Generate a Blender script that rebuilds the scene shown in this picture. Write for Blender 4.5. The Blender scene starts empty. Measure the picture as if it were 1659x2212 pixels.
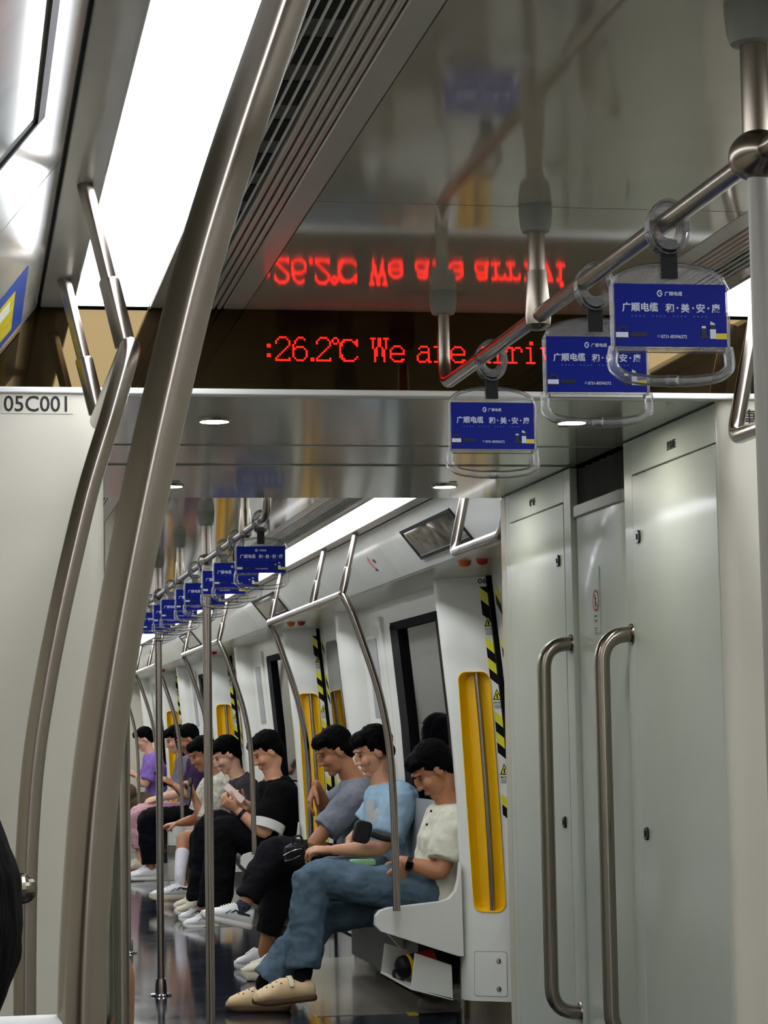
import bpy, bmesh, math, random
from mathutils import Vector, Matrix, noise
from math import sin, cos, pi, radians, atan2, sqrt

random.seed(7)
SC = bpy.context.scene
COL = SC.collection

# ------------------------------------------------------------------ camera, world, exposure
EYE = Vector((0, 0, 1.23))
FPX = 4949.4                      # focal length in pixels of the 1659x2212 frame
def _basis(yaw, pit, rol):
    f = Vector((sin(yaw) * cos(pit), cos(yaw) * cos(pit), sin(pit)))
    r = Vector((cos(yaw), -sin(yaw), 0)); u = r.cross(f)
    c, s = cos(rol), sin(rol)
    return c * r + s * u, -s * r + c * u, f
CR, CU, CF = _basis(radians(10.448), radians(5.459), radians(-1.0083))
cam_data = bpy.data.cameras.new('camera')
cam = bpy.data.objects.new('camera', cam_data); COL.objects.link(cam)
cam.matrix_world = Matrix(((CR.x, CU.x, -CF.x, EYE.x), (CR.y, CU.y, -CF.y, EYE.y), (CR.z, CU.z, -CF.z, EYE.z), (0, 0, 0, 1)))
cam_data.sensor_fit = 'VERTICAL'; cam_data.sensor_height = 36.0; cam_data.sensor_width = 27.0
cam_data.lens = FPX / 2212 * 36.0
cam_data.clip_start = 0.05; cam_data.clip_end = 200
SC.camera = cam

world = bpy.data.worlds.new('tunnel_dark'); SC.world = world; world.use_nodes = True
world.node_tree.nodes['Background'].inputs[0].default_value = (0.02, 0.021, 0.023, 1)
world.node_tree.nodes['Background'].inputs[1].default_value = 1.0
SC.view_settings.view_transform = 'Standard'; SC.view_settings.look = 'None'
SC.view_settings.gamma = 1.0; SC.view_settings.use_curve_mapping = False
SC.view_settings.exposure = 0.0
STRIP_POWER = 15.0                # ceiling light strips
DOWNLIGHT_POWER = 180.0
SC.cycles.max_bounces = 10; SC.cycles.transparent_max_bounces = 16; SC.cycles.transmission_bounces = 10
SC.cycles.caustics_reflective = False; SC.cycles.caustics_refractive = False
SC.cycles.sample_clamp_indirect = 6.0

XC = 0.922                        # centre line of the train
ZCE = 2.082                       # ceiling
YE = 4.54                         # end wall of the near car
YF = 6.50                         # far end of the gangway
YEND = 28.6                       # far end of the second car
XL, XR = 0.274, 1.553             # gangway sides
ZG = 1.907                        # gangway ceiling

def ray(px, py):
    return CR * ((px - 829.5) / FPX) + CU * (-(py - 1106) / FPX) + CF
def at(px, py, Y):
    """Point on the transverse plane at distance Y down the train."""
    d = ray(px, py); return EYE + d * (Y / d.y)

# ------------------------------------------------------------------ materials
def lin(c):
    return tuple(((v / 255) / 12.92 if v / 255 <= 0.04045 else ((v / 255 + 0.055) / 1.055) ** 2.4) for v in c)
MATS = {}
def mat(name, rgb, rough=0.5, metal=0.0, spec=0.5, var=0.06, vscale=8.0, bump=0.0, bscale=60.0, emit=None, estr=0.0,
        coat=0.0, rvar=0.0, stretch=None, trans=0.0, ior=1.45, sheen=0.0, alpha=1.0):
    if name in MATS: return MATS[name]
    m = bpy.data.materials.new(name); m.use_nodes = True; MATS[name] = m
    nt = m.node_tree; b = nt.nodes['Principled BSDF']; N = nt.nodes.new; L = nt.links.new
    c = lin(rgb)
    b.inputs['Roughness'].default_value = rough; b.inputs['Metallic'].default_value = metal
    b.inputs['Specular IOR Level'].default_value = spec; b.inputs['IOR'].default_value = ior
    b.inputs['Coat Weight'].default_value = coat; b.inputs['Coat Roughness'].default_value = 0.08
    b.inputs['Transmission Weight'].default_value = trans; b.inputs['Sheen Weight'].default_value = sheen
    b.inputs['Alpha'].default_value = alpha
    b.inputs['Base Color'].default_value = (*c, 1)
    tc = N('ShaderNodeTexCoord'); mp = N('ShaderNodeMapping'); L(tc.outputs['Object'], mp.inputs[0])
    if stretch: mp.inputs['Scale'].default_value = stretch
    if var > 0:
        n = N('ShaderNodeTexNoise'); n.inputs['Scale'].default_value = vscale; n.inputs['Detail'].default_value = 5
        L(mp.outputs[0], n.inputs[0])
        r = N('ShaderNodeMapRange'); L(n.outputs[0], r.inputs[0])
        r.inputs[1].default_value = 0.3; r.inputs[2].default_value = 0.7
        r.inputs[3].default_value = 1 - var; r.inputs[4].default_value = 1 + var
        mx = N('ShaderNodeMix'); mx.data_type = 'RGBA'; mx.blend_type = 'MULTIPLY'; mx.inputs[0].default_value = 1
        mx.inputs[6].default_value = (*c, 1); L(r.outputs[0], mx.inputs[7]); L(mx.outputs[2], b.inputs['Base Color'])
        if rvar > 0:
            r2 = N('ShaderNodeMapRange'); L(n.outputs[0], r2.inputs[0]); r2.inputs[1].default_value = 0.3; r2.inputs[2].default_value = 0.7
            r2.inputs[3].default_value = max(0, rough - rvar); r2.inputs[4].default_value = rough + rvar; L(r2.outputs[0], b.inputs['Roughness'])
    if bump > 0:
        n = N('ShaderNodeTexNoise'); n.inputs['Scale'].default_value = bscale; n.inputs['Detail'].default_value = 6
        L(mp.outputs[0], n.inputs[0]); bp = N('ShaderNodeBump'); bp.inputs['Strength'].default_value = bump; bp.inputs['Distance'].default_value = 0.01
        L(n.outputs[0], bp.inputs['Height']); L(bp.outputs[0], b.inputs['Normal'])
    if emit:
        b.inputs['Emission Color'].default_value = (*lin(emit), 1); b.inputs['Emission Strength'].default_value = estr
    return m

M_CEIL = mat('ceiling_lacquer', (182, 174, 157), 0.07, var=0.03, coat=0.3)
M_TRIM = mat('trim_lacquer', (186, 184, 174), 0.22, var=0.03)
M_VALENCE = mat('side_panel_lacquer', (196, 197, 190), 0.16, var=0.03, coat=0.4)
M_WALL = mat('wall_laminate', (200, 196, 180), 0.33, var=0.03, vscale=3)
M_CAB = mat('cabinet_laminate', (196, 203, 192), 0.30, var=0.03, vscale=3, coat=0.2)
M_GCEIL = mat('gangway_ceiling_metal', (172, 173, 158), 0.18, metal=0.15, var=0.05, vscale=4, coat=0.4)
M_WHITE = mat('white_gelcoat', (222, 222, 212), 0.28, var=0.02, coat=0.3)
M_STRIPW = mat('white_edge_strip', (232, 232, 226), 0.3, var=0.02)
M_STEEL = mat('brushed_steel', (150, 141, 131), 0.15, metal=1.0, var=0.06, vscale=30, rvar=0.05, stretch=(1, 1, 0.1))
def brushed_along(m, rough, an):
    nt = m.node_tree; b = nt.nodes['Principled BSDF']
    for l in list(nt.links):
        if l.to_socket == b.inputs['Roughness']: nt.links.remove(l)
    b.inputs['Roughness'].default_value = rough; b.inputs['Anisotropic'].default_value = an
    v = nt.nodes.new('ShaderNodeCombineXYZ'); v.inputs[0].default_value = 0.02; v.inputs[1].default_value = 0.05; v.inputs[2].default_value = 1.0
    nt.links.new(v.outputs[0], b.inputs['Tangent'])
brushed_along(M_STEEL, 0.23, 0.9)
M_STEELD = mat('satin_steel', (140, 131, 119), 0.26, metal=1.0, var=0.05, vscale=20)
M_CHROME = mat('polished_chrome', (215, 213, 210), 0.10, metal=1.0, var=0.03)
M_GREYPL = mat('grey_plastic', (150, 152, 148), 0.45, var=0.04)
M_BLACK = mat('black_plastic', (15, 15, 16), 0.5, spec=0.25, var=0.1)
M_RUBBER = mat('black_rubber', (9, 9, 10), 0.7, spec=0.1, var=0.15)
M_DARKGAP = mat('dark_gap', (16, 15, 14), 0.8, var=0.1)
M_BELLOWS = mat('bellows_rubber', (62, 63, 62), 0.65, var=0.1, bump=0.1)
M_YELLOW = mat('yellow_gelcoat', (246, 196, 8), 0.3, var=0.03, coat=0.3)
M_HAZY = mat('hazard_yellow', (214, 208, 30), 0.4, var=0.05)
M_HAZK = mat('hazard_black', (9, 9, 10), 0.6, spec=0.12, var=0.1)
M_INK = mat('black_ink', (24, 22, 22), 0.6, var=0.08)
M_RED = mat('sign_red', (178, 40, 40), 0.5, var=0.05)
M_PAPER = mat('white_paper', (225, 224, 216), 0.6, var=0.03)
M_GLASSD = mat('dark_window_glass', (8, 9, 11), 0.04, spec=0.4, var=0.1)
M_BLUE = mat('card_blue', (5, 26, 128), 0.5, spec=0.2, var=0.04)
M_LETTER = mat('card_white_ink', (206, 212, 230), 0.6, spec=0.2, var=0.02)
M_CARDY = mat('card_yellow_ink', (214, 190, 40), 0.5, var=0.03)
M_CARDG = mat('card_dark_ink', (22, 26, 40), 0.5, var=0.05)
M_STRAP = mat('black_webbing', (15, 15, 16), 0.7, var=0.15, bump=0.3, bscale=300)

def clear_plastic(nm, tint):
    m = bpy.data.materials.new(nm); m.use_nodes = True; nt = m.node_tree
    nt.nodes.remove(nt.nodes['Principled BSDF']); out = nt.nodes['Material Output']
    N = nt.nodes.new; L = nt.links.new
    t = N('ShaderNodeBsdfTransparent'); t.inputs[0].default_value = tint
    g = N('ShaderNodeBsdfGlossy'); g.inputs['Roughness'].default_value = 0.06
    n = N('ShaderNodeTexNoise'); n.inputs['Scale'].default_value = 90; bp = N('ShaderNodeBump'); bp.inputs['Strength'].default_value = 0.25; bp.inputs['Distance'].default_value = 0.004
    L(n.outputs[0], bp.inputs['Height']); L(bp.outputs[0], g.inputs['Normal'])
    fr = N('ShaderNodeLayerWeight'); fr.inputs[0].default_value = 0.35
    mr = N('ShaderNodeMapRange'); mr.inputs[3].default_value = 0.10; mr.inputs[4].default_value = 0.95; L(fr.outputs['Fresnel'], mr.inputs[0])
    mx = N('ShaderNodeMixShader'); L(mr.outputs[0], mx.inputs[0]); L(t.outputs[0], mx.inputs[1]); L(g.outputs[0], mx.inputs[2]); L(mx.outputs[0], out.inputs[0])
    return m
M_CLEAR = clear_plastic('clear_acrylic', (0.90, 0.91, 0.91, 1)); M_CLEARD = clear_plastic('smoky_clear_plastic', (0.72, 0.72, 0.72, 1))

def tinted_black_glass():
    m = bpy.data.materials.new('brown_black_glass'); m.use_nodes = True; nt = m.node_tree
    nt.nodes.remove(nt.nodes['Principled BSDF']); out = nt.nodes['Material Output']
    N = nt.nodes.new; L = nt.links.new
    d = N('ShaderNodeBsdfDiffuse'); n = N('ShaderNodeTexNoise'); n.inputs['Scale'].default_value = 3
    r = N('ShaderNodeValToRGB'); r.color_ramp.elements[0].color = (0.006, 0.004, 0.002, 1); r.color_ramp.elements[1].color = (0.012, 0.008, 0.004, 1)
    L(n.outputs[0], r.inputs[0]); L(r.outputs[0], d.inputs[0])
    g = N('ShaderNodeBsdfGlossy'); g.inputs['Roughness'].default_value = 0.03; g.inputs[0].default_value = (0.62, 0.44, 0.20, 1)
    mx = N('ShaderNodeMixShader'); mx.inputs[0].default_value = 0.055
    L(d.outputs[0], mx.inputs[1]); L(g.outputs[0], mx.inputs[2]); L(mx.outputs[0], out.inputs[0])
    return m
M_LEDGLASS = tinted_black_glass()

def emitter(name, rgb, strength, base=(240, 240, 240)):
    return mat(name, base, 0.5, var=0.02, emit=rgb, estr=strength)
M_STRIP = emitter('light_strip_diffuser', (244, 247, 255), STRIP_POWER)
M_DOWN = emitter('downlight_lens', (255, 250, 238), DOWNLIGHT_POWER)
M_LED = emitter('red_led_dots', (255, 12, 5), 9.0, (255, 20, 8))

def floor_material():
    m = bpy.data.materials.new('speckled_dark_floor'); m.use_nodes = True; nt = m.node_tree; b = nt.nodes['Principled BSDF']
    N = nt.nodes.new; L = nt.links.new; tc = N('ShaderNodeTexCoord')
    n = N('ShaderNodeTexNoise'); n.inputs['Scale'].default_value = 160; n.inputs['Detail'].default_value = 4; L(tc.outputs['Object'], n.inputs[0])
    r = N('ShaderNodeValToRGB'); e = r.color_ramp.elements
    e[0].position = 0.38; e[0].color = (*lin((13, 16, 25)), 1); e[1].position = 0.75; e[1].color = (*lin((42, 47, 60)), 1)
    L(n.outputs[0], r.inputs[0]); L(r.outputs[0], b.inputs['Base Color'])
    n2 = N('ShaderNodeTexNoise'); n2.inputs['Scale'].default_value = 5; n2.inputs['Detail'].default_value = 6; L(tc.outputs['Object'], n2.inputs[0])
    mr = N('ShaderNodeMapRange'); mr.inputs[3].default_value = 0.04; mr.inputs[4].default_value = 0.15; L(n2.outputs[0], mr.inputs[0]); L(mr.outputs[0], b.inputs['Roughness'])
    b.inputs['Specular IOR Level'].default_value = 0.5; b.inputs['Coat Weight'].default_value = 0.1; b.inputs['Coat Roughness'].default_value = 0.05
    return m
M_FLOOR = floor_material()
M_FLOORS = mat('beige_floor_border', (122, 117, 102), 0.22, var=0.08, vscale=60, coat=0.3)
M_FLOORY = mat('yellow_floor_mark', (196, 168, 40), 0.3, var=0.06)

# ------------------------------------------------------------------ mesh building
class MB:
    def __init__(s): s.v = []; s.f = []; s.m = []
    def add(s, vs, fs, mi=0):
        o = len(s.v); s.v += [Vector(p) for p in vs]; s.f += [tuple(i + o for i in f) for f in fs]; s.m += [mi] * len(fs); return s
    def box(s, lo, hi, mi=0):
        x0, y0, z0 = lo; x1, y1, z1 = hi
        return s.add([(x0, y0, z0), (x1, y0, z0), (x1, y1, z0), (x0, y1, z0), (x0, y0, z1), (x1, y0, z1), (x1, y1, z1), (x0, y1, z1)],
                     [(0, 3, 2, 1), (4, 5, 6, 7), (0, 1, 5, 4), (1, 2, 6, 5), (2, 3, 7, 6), (3, 0, 4, 7)], mi)
    def rings(s, rings, mi=0, cap=True, closed=False):
        n = len(rings[0]); vs = [p for r in rings for p in r]; fs = []
        k = len(rings)
        for i in range(k if closed else k - 1):
            a, b = i * n, ((i + 1) % k) * n
            for j in range(n): fs.append((a + j, a + (j + 1) % n, b + (j + 1) % n, b + j))
        if cap and not closed:
            fs.append(tuple(reversed(range(n)))); fs.append(tuple(range((k - 1) * n, k * n)))
        return s.add(vs, fs, mi)
    def prism(s, poly, axis, lo, hi, mi=0):
        """poly of 2D points; axis 'y': (x,z), 'x': (y,z), 'z': (x,y)."""
        def P(p, t): return {'y': (p[0], t, p[1]), 'x': (t, p[0], p[1]), 'z': (p[0], p[1], t)}[axis]
        return s.rings([[P(p, lo) for p in poly], [P(p, hi) for p in poly]], mi)
    def tube(s, path, r, n=16, mi=0, cap=True, closed=False):
        path = [Vector(p) for p in path]; k = len(path)
        rs = r if isinstance(r, (list, tuple)) else [r] * k
        tang = []
        for i in range(k):
            a = path[(i - 1) % k] if (closed or i > 0) else path[i]; b = path[(i + 1) % k] if (closed or i < k - 1) else path[i]
            tang.append((b - a).normalized())
        t0 = tang[0]; u = t0.orthogonal().normalized(); rings = []
        for i in range(k):
            if i > 0:
                q = tang[i - 1].rotation_difference(tang[i]); u = q @ u
            u = (u - tang[i] * u.dot(tang[i])).normalized(); w = tang[i].cross(u)
            rings.append([path[i] + (u * cos(2 * pi * j / n) + w * sin(2 * pi * j / n)) * rs[i] for j in range(n)])
        return s.rings(rings, mi, cap, closed)
    def lathe(s, prof, base, axis=(0, 0, 1), n=24, mi=0):
        """prof: (radius, height) along axis from base; closed caps."""
        ax = Vector(axis).normalized(); u = ax.orthogonal().normalized(); w = ax.cross(u); b = Vector(base)
        return s.rings([[b + ax * h + (u * cos(2 * pi * j / n) + w * sin(2 * pi * j / n)) * max(r, 1e-5) for j in range(n)] for r, h in prof], mi)
    def ball(s, c, r, n=16, mi=0, ax=None):
        """ellipsoid: r a number or 3 radii, ax an optional 3x3 of axes"""
        r = r if isinstance(r, (list, tuple)) else (r, r, r); c = Vector(c)
        A = ax or (Vector((1, 0, 0)), Vector((0, 1, 0)), Vector((0, 0, 1)))
        rings = []
        m = max(6, n // 2 + 2)
        for i in range(m + 1):
            th = pi * (0.02 + 0.96 * i / m); z = -cos(th); q = sin(th)
            rings.append([c + A[0] * (r[0] * q * cos(2 * pi * j / n)) + A[1] * (r[1] * q * sin(2 * pi * j / n)) + A[2] * (r[2] * z) for j in range(n)])
        return s.rings(rings, mi)
    def loft(s, secs, n=20, mi=0):
        """secs: (centre, half axis a, half axis b)"""
        return s.rings([[Vector(c) + Vector(a) * cos(2 * pi * j / n) + Vector(b) * sin(2 * pi * j / n) for j in range(n)] for c, a, b in secs], mi)
    def merge(s, o, mtx=None, mi=None):
        off = len(s.v); s.v += [(mtx @ p if mtx else p.copy()) for p in o.v]
        s.f += [tuple(i + off for i in f) for f in o.f]; s.m += (o.m if mi is None else [mi] * len(o.m)); return s

def link_mesh(name, me, mats, parent=None, loc=(0, 0, 0)):
    o = bpy.data.objects.new(name, me); COL.objects.link(o); o.location = loc
    for m in (mats if isinstance(mats, (list, tuple)) else [mats]): me.materials.append(m)
    if parent is not None: o.parent = parent
    return o

def wpos(o):
    p = Vector((0, 0, 0))
    while o is not None: p += o.location; o = o.parent
    return p

def make(name, mb, mats, parent=None, origin=None, smooth=40, bevel=0.0, segs=2, bevel_angle=35):
    """one mesh object from world-space geometry; its origin is the parent's place unless given"""
    base = wpos(parent) if parent is not None else Vector((0, 0, 0))
    loc = Vector((0, 0, 0))
    if parent is None:
        loc = Vector(origin) if origin is not None else Vector((0, 0, 0))
        if origin is None and mb.v:
            loc = Vector((sum(p.x for p in mb.v) / len(mb.v), sum(p.y for p in mb.v) / len(mb.v), min(p.z for p in mb.v)))
    off = base + loc
    me = bpy.data.meshes.new(name); me.from_pydata([tuple(p - off) for p in mb.v], [], mb.f)
    me.polygons.foreach_set('material_index', mb.m); me.update()
    bm = bmesh.new(); bm.from_mesh(me); bmesh.ops.recalc_face_normals(bm, faces=bm.faces); bm.to_mesh(me); bm.free()
    if smooth:
        me.polygons.foreach_set('use_smooth', [True] * len(me.polygons)); me.set_sharp_from_angle(angle=radians(smooth))
    o = link_mesh(name, me, mats, parent, loc)
    if bevel > 0:
        b = o.modifiers.new('bevel', 'BEVEL'); b.width = bevel; b.segments = segs; b.limit_method = 'ANGLE'; b.angle_limit = radians(bevel_angle); b.harden_normals = False
    return o

def tag(o, label, cat, group=None):
    o['label'] = label; o['category'] = cat
    if group: o['group'] = group
    return o
def thing(name, loc, label, cat, group=None):
    o = bpy.data.objects.new(name, None); COL.objects.link(o); o.location = loc; o.empty_display_size = 0.05
    return tag(o, label, cat, group)
def struct(o): o['kind'] = 'structure'; return o
def copy_tree(o, parent=None):
    c = o.copy(); COL.objects.link(c)
    if parent is not None: c.parent = parent
    for ch in list(o.children): copy_tree(ch, c)
    return c

def bend(pts, r, n=6):
    """polyline with rounded corners"""
    pts = [Vector(p) for p in pts]; out = [pts[0]]
    for i in range(1, len(pts) - 1):
        a, b, c = pts[i - 1], pts[i], pts[i + 1]
        d1 = (a - b); d2 = (c - b); rr = min(r, d1.length * (0.95 if i == 1 else 0.49), d2.length * (0.95 if i == len(pts) - 2 else 0.49))
        p, q = b + d1.normalized() * rr, b + d2.normalized() * rr
        for k in range(n + 1):
            t = k / n; out.append(p * (1 - t) ** 2 + b * (2 * t * (1 - t)) + q * t ** 2)
    out.append(pts[-1]); return out
def spline(pts, n=8):
    pts = [Vector(p) for p in pts]; out = []
    for i in range(len(pts) - 1):
        p0 = pts[max(i - 1, 0)]; p1 = pts[i]; p2 = pts[i + 1]; p3 = pts[min(i + 2, len(pts) - 1)]
        for k in range(n):
            t = k / n
            out.append(0.5 * ((2 * p1) + (p2 - p0) * t + (2 * p0 - 5 * p1 + 4 * p2 - p3) * t * t + (3 * p1 - p0 - 3 * p2 + p3) * t ** 3))
    out.append(pts[-1]); return out
def rrect(w, h, r, n=5):
    """rounded rectangle centred on 0"""
    out = []
    for cx, cy, a0 in ((w / 2 - r, h / 2 - r, 0), (-w / 2 + r, h / 2 - r, 90), (-w / 2 + r, -h / 2 + r, 180), (w / 2 - r, -h / 2 + r, 270)):
        for k in range(n + 1):
            a = radians(a0 + 90 * k / n); out.append((cx + r * cos(a), cy + r * sin(a)))
    return out

_tx = {}
def text(s, height, bold=0.0):
    """flat lettering as MB in the local xy plane, left baseline at 0"""
    key = (s, bold)
    if key not in _tx:
        cu = bpy.data.curves.new('lettering', 'FONT'); cu.body = s; cu.size = 1.0; cu.extrude = 0.01; cu.offset = bold; cu.resolution_u = 3
        o = bpy.data.objects.new('lettering', cu); COL.objects.link(o)
        dg = bpy.context.evaluated_depsgraph_get(); me = bpy.data.meshes.new_from_object(o.evaluated_get(dg))
        _tx[key] = ([v.co.copy() for v in me.vertices], [tuple(p.vertices) for p in me.polygons])
        bpy.data.objects.remove(o); bpy.data.curves.remove(cu); bpy.data.meshes.remove(me)
    vs, fs = _tx[key]; mb = MB(); mb.add([Vector((v.x * height, v.y * height, v.z * 0.05)) for v in vs], fs); return mb
def put(mb, src, o, ux, uy, width=None, centre=False, mi=0):
    """place flat xy geometry on a surface: origin o, axes ux, uy"""
    ux = Vector(ux); uy = Vector(uy); un = ux.cross(uy); xs = [p.x for p in src.v]
    k = width / (max(xs) - min(xs)) if width and xs else 1.0; dx = -min(xs) if width else 0.0
    if centre and xs: dx = -(min(xs) + max(xs)) / 2
    off = len(mb.v)
    mb.v += [Vector(o) + ux * ((p.x + dx) * k) + uy * p.y + un * p.z for p in src.v]
    mb.f += [tuple(i + off for i in f) for f in src.f]; mb.m += [mi] * len(src.f); return mb

# ------------------------------------------------------------------ the setting: floor, ceiling, end walls
def S(s, dx): return XC + s * dx
mb = MB().box((-0.5, -3.2, -0.06), (2.45, YEND, 0.0)); struct(make('floor', mb, M_FLOOR, smooth=0))
for s, nm in ((1, 'trim_1'), (-1, 'trim_2')):
    mb = MB()
    for y0, y1 in ((10.0, 12.55), (14.8, 17.4), (19.65, 22.25), (24.5, YEND)):
        a, b = sorted((S(s, 0.588), S(s, 1.30))); mb.box((a, y0, 0.0), (b, y1, 0.003))
    struct(make(nm, mb, M_FLOORS, smooth=0))
mb = MB().box((1.905, 9.93, 0.0), (1.945, 10.0, 0.004)); o = make('trim_3', mb, M_FLOORY, smooth=0); struct(o)

for nm, (y0, y1) in {'ceiling': (-3.2, 3.587), 'ceiling.001': (3.591, YE), 'ceiling.002': (YF + 0.04, 12.0), 'ceiling.003': (12.004, 18.0), 'ceiling.004': (18.004, YEND)}.items():
    mb = MB().box((S(-1, 0.3628), y0, ZCE), (S(1, 0.3628), y1, ZCE + 0.03)); struct(make(nm, mb, M_CEIL, smooth=0))
mb = MB().box((-0.5, -3.2, ZCE + 0.045), (2.45, YEND, ZCE + 0.08)); struct(make('ceiling_backing', mb, M_DARKGAP, smooth=0))
for (y0, y1) in ((-3.2, YE), (YF + 0.04, YEND)):
    for s in (-1, 1):
        def bx(mb, d0, d1, z0, z1, mi=0):
            a, b = sorted((S(s, d0), S(s, d1))); mb.box((a, y0, z0), (b, y1, z1), mi)
        mb = MB(); bx(mb, 0.3635, 0.407, ZCE, ZCE + 0.03); bx(mb, 0.522, 0.555, ZCE, ZCE + 0.03)
        bx(mb, 0.709, 0.772, ZCE - 0.002, ZCE + 0.03); bx(mb, 0.707, 0.711, ZCE - 0.006, ZCE + 0.03); bx(mb, 0.553, 0.557, ZCE - 0.004, ZCE + 0.03)
        struct(make('ceiling_trim', mb, M_TRIM, smooth=0, bevel=0.002, segs=1))

# side panels between ceiling and wall tops, in lengths with dark joints
PD = (0.779, 2.080); PB = (0.931, 1.889)      # top and bottom of the sloping panel (offset from centre line, height)
def on_panel(s, t, Y, out=0.0):
    """point on the sloping side panel; t 0 top .. 1 bottom; out = towards the room"""
    dx = PD[0] + (PB[0] - PD[0]) * t; z = PD[1] + (PB[1] - PD[1]) * t
    n = Vector((PB[1] - PD[1], -(PB[0] - PD[0]))).normalized()      # towards the aisle and down
    return Vector((S(s, dx + n.x * out), Y, z + n.y * out))
def side_panel(nm, s, y0, y1):
    p = [(S(s, PD[0]), PD[1]), (S(s, PB[0] - 0.012), PB[1] + 0.014), (S(s, PB[0]), PB[1]), (S(s, PB[0] + 0.025), PB[1]), (S(s, PB[0] + 0.025), PB[1] + 0.03), (S(s, PD[0] + 0.03), PD[1] + 0.01)]
    struct(make(nm, MB().prism(p, 'y', y0, y1), M_VALENCE, smooth=30))
for s in (-1, 1):
    for y0, y1 in ((-3.2, 1.9), (1.904, 3.345), (3.353, YE)): side_panel('wall_side_panel', s, y0, y1)
    for y0, y1 in ((YF + 0.04, 9.62), (9.624, 12.75), (12.754, 14.47), (14.474, 17.6), (17.604, 19.32), (19.324, 22.45), (22.454, YEND)): side_panel('wall_side_panel', s, y0, y1)
    for y0, y1 in ((-3.2, YE), (YF + 0.04, YEND)):
        a, b = sorted((S(s, PB[0] + 0.02), S(s, 1.50)))
        struct(make('wall_header', MB().box((a, y0, 1.885), (b, y1, 1.93)), M_TRIM, smooth=0))

# near end wall: left and right leaves with rounded edges into the gangway
def end_leaf(nm, s):
    xe = XL if s < 0 else XR; xo = -0.5 if s < 0 else 2.45
    poly = [(xo, YE)]; r = 0.036
    for k in range(9):
        a = radians(90 * k / 8); poly.append((xe - s * (0) + s * (r - r * sin(a)), YE + 0.026 - 0.026 * cos(a)))
    poly += [(xe, 4.566), (xo, 4.566)]
    struct(make(nm, MB().prism(poly, 'z', 0.0, ZG), M_WALL, smooth=40))
end_leaf('wall_left', -1); end_leaf('wall_right', 1)
mb = MB().box((-0.5, YE - 0.008, ZG), (2.45, YE + 0.03, ZG + 0.0125)); struct(make('trim_4', mb, M_STRIPW, smooth=0, bevel=0.003))
# near car outer walls and the back of it
for s, nm in ((-1, 'wall_left_side'), (1, 'wall_right_side')):
    a, b = sorted((S(s, 1.34), S(s, 1.40)))
    struct(make(nm, MB().box((a, -3.2, 0), (b, YE, 1.9)), M_WALL, smooth=0))
struct(make('wall_back', MB().box((-0.5, -3.26, 0), (2.45, -3.2, 2.1)), M_WALL, smooth=0))
# far end of the second car
struct(make('wall_far', MB().box((-0.5, YEND, 0), (2.45, YEND + 0.06, 2.16)), M_WALL, smooth=0))
struct(make('baseboard_far', MB().box((-0.42, YEND - 0.012, 0), (2.3, YEND, 0.09)), M_STEELD, smooth=0))
# far side of the gangway end wall
for s in (-1, 1):
    a, b = sorted(((XL if s < 0 else XR), (-0.5 if s < 0 else 2.45)))
    struct(make('wall_gangway_end', MB().box((a, 6.474, 0), (b, YF + 0.04, ZG)), M_WALL, smooth=0, bevel=0.006))
struct(make('wall_gangway_lintel', MB().box((-0.5, 6.46, ZG + 0.021), (2.45, YF + 0.038, 2.16)), M_WALL, smooth=0))
# gangway ceiling in three lengths with dark joints
for nm, y0, y1, z in (('ceiling_gangway', YE + 0.03, 5.325, ZG), ('ceiling_gangway.001', 5.372, 5.738, ZG + 0.003), ('ceiling_gangway.002', 5.752, 6.545, ZG)):
    struct(make(nm, MB().box((XL - 0.02, y0, z), (XR + 0.02, y1, z + 0.019)), M_GCEIL, smooth=0, bevel=0.003))
struct(make('ceiling_gangway_gap', MB().box((-0.4, YE + 0.03, ZG + 0.03), (2.3, 6.455, ZG + 0.05)), M_DARKGAP, smooth=0))
for s in (-1, 1):
    x = XL - 0.32 if s < 0 else XR + 0.30
    struct(make('wall_gangway_outer', MB().box((x, 4.57, 0), (x + 0.02, 6.47, ZG + 0.05)), M_DARKGAP, smooth=0))

# ------------------------------------------------------------------ lights
def light_strip(s, y0, y1, label):
    a, b = sorted((S(s, 0.558), S(s, 0.706)))
    t = thing('ceiling_light', ((a + b) / 2, (y0 + y1) / 2, ZCE), label, 'light')
    y = y0; k = 0
    while y < y1 - 0.01:
        e = min(y + 1.55, y1)
        make('diffuser', MB().box((a, y + 0.001, ZCE + 0.006), (b, e - 0.001, ZCE + 0.02)), M_STRIP, t, smooth=0); y = e
    for yy in (y0, y1): make('end_cap', MB().box((a, yy - 0.004, ZCE - 0.002), (b, yy + 0.004, ZCE + 0.02)), M_TRIM, t, smooth=0)
light_strip(-1, -3.1, YE - 0.02, 'long white light strip in the near ceiling, left of the bent pole')
light_strip(1, -3.1, YE - 0.02, 'white light strip in the near ceiling at the right edge, behind the hanging handles')
light_strip(1, YF + 0.08, YEND - 0.05, 'long white light strip in the far car ceiling, right side above the wall rails')
light_strip(-1, YF + 0.08, YEND - 0.05, 'light strip on the left of the far car ceiling, hidden past the gangway')
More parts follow.
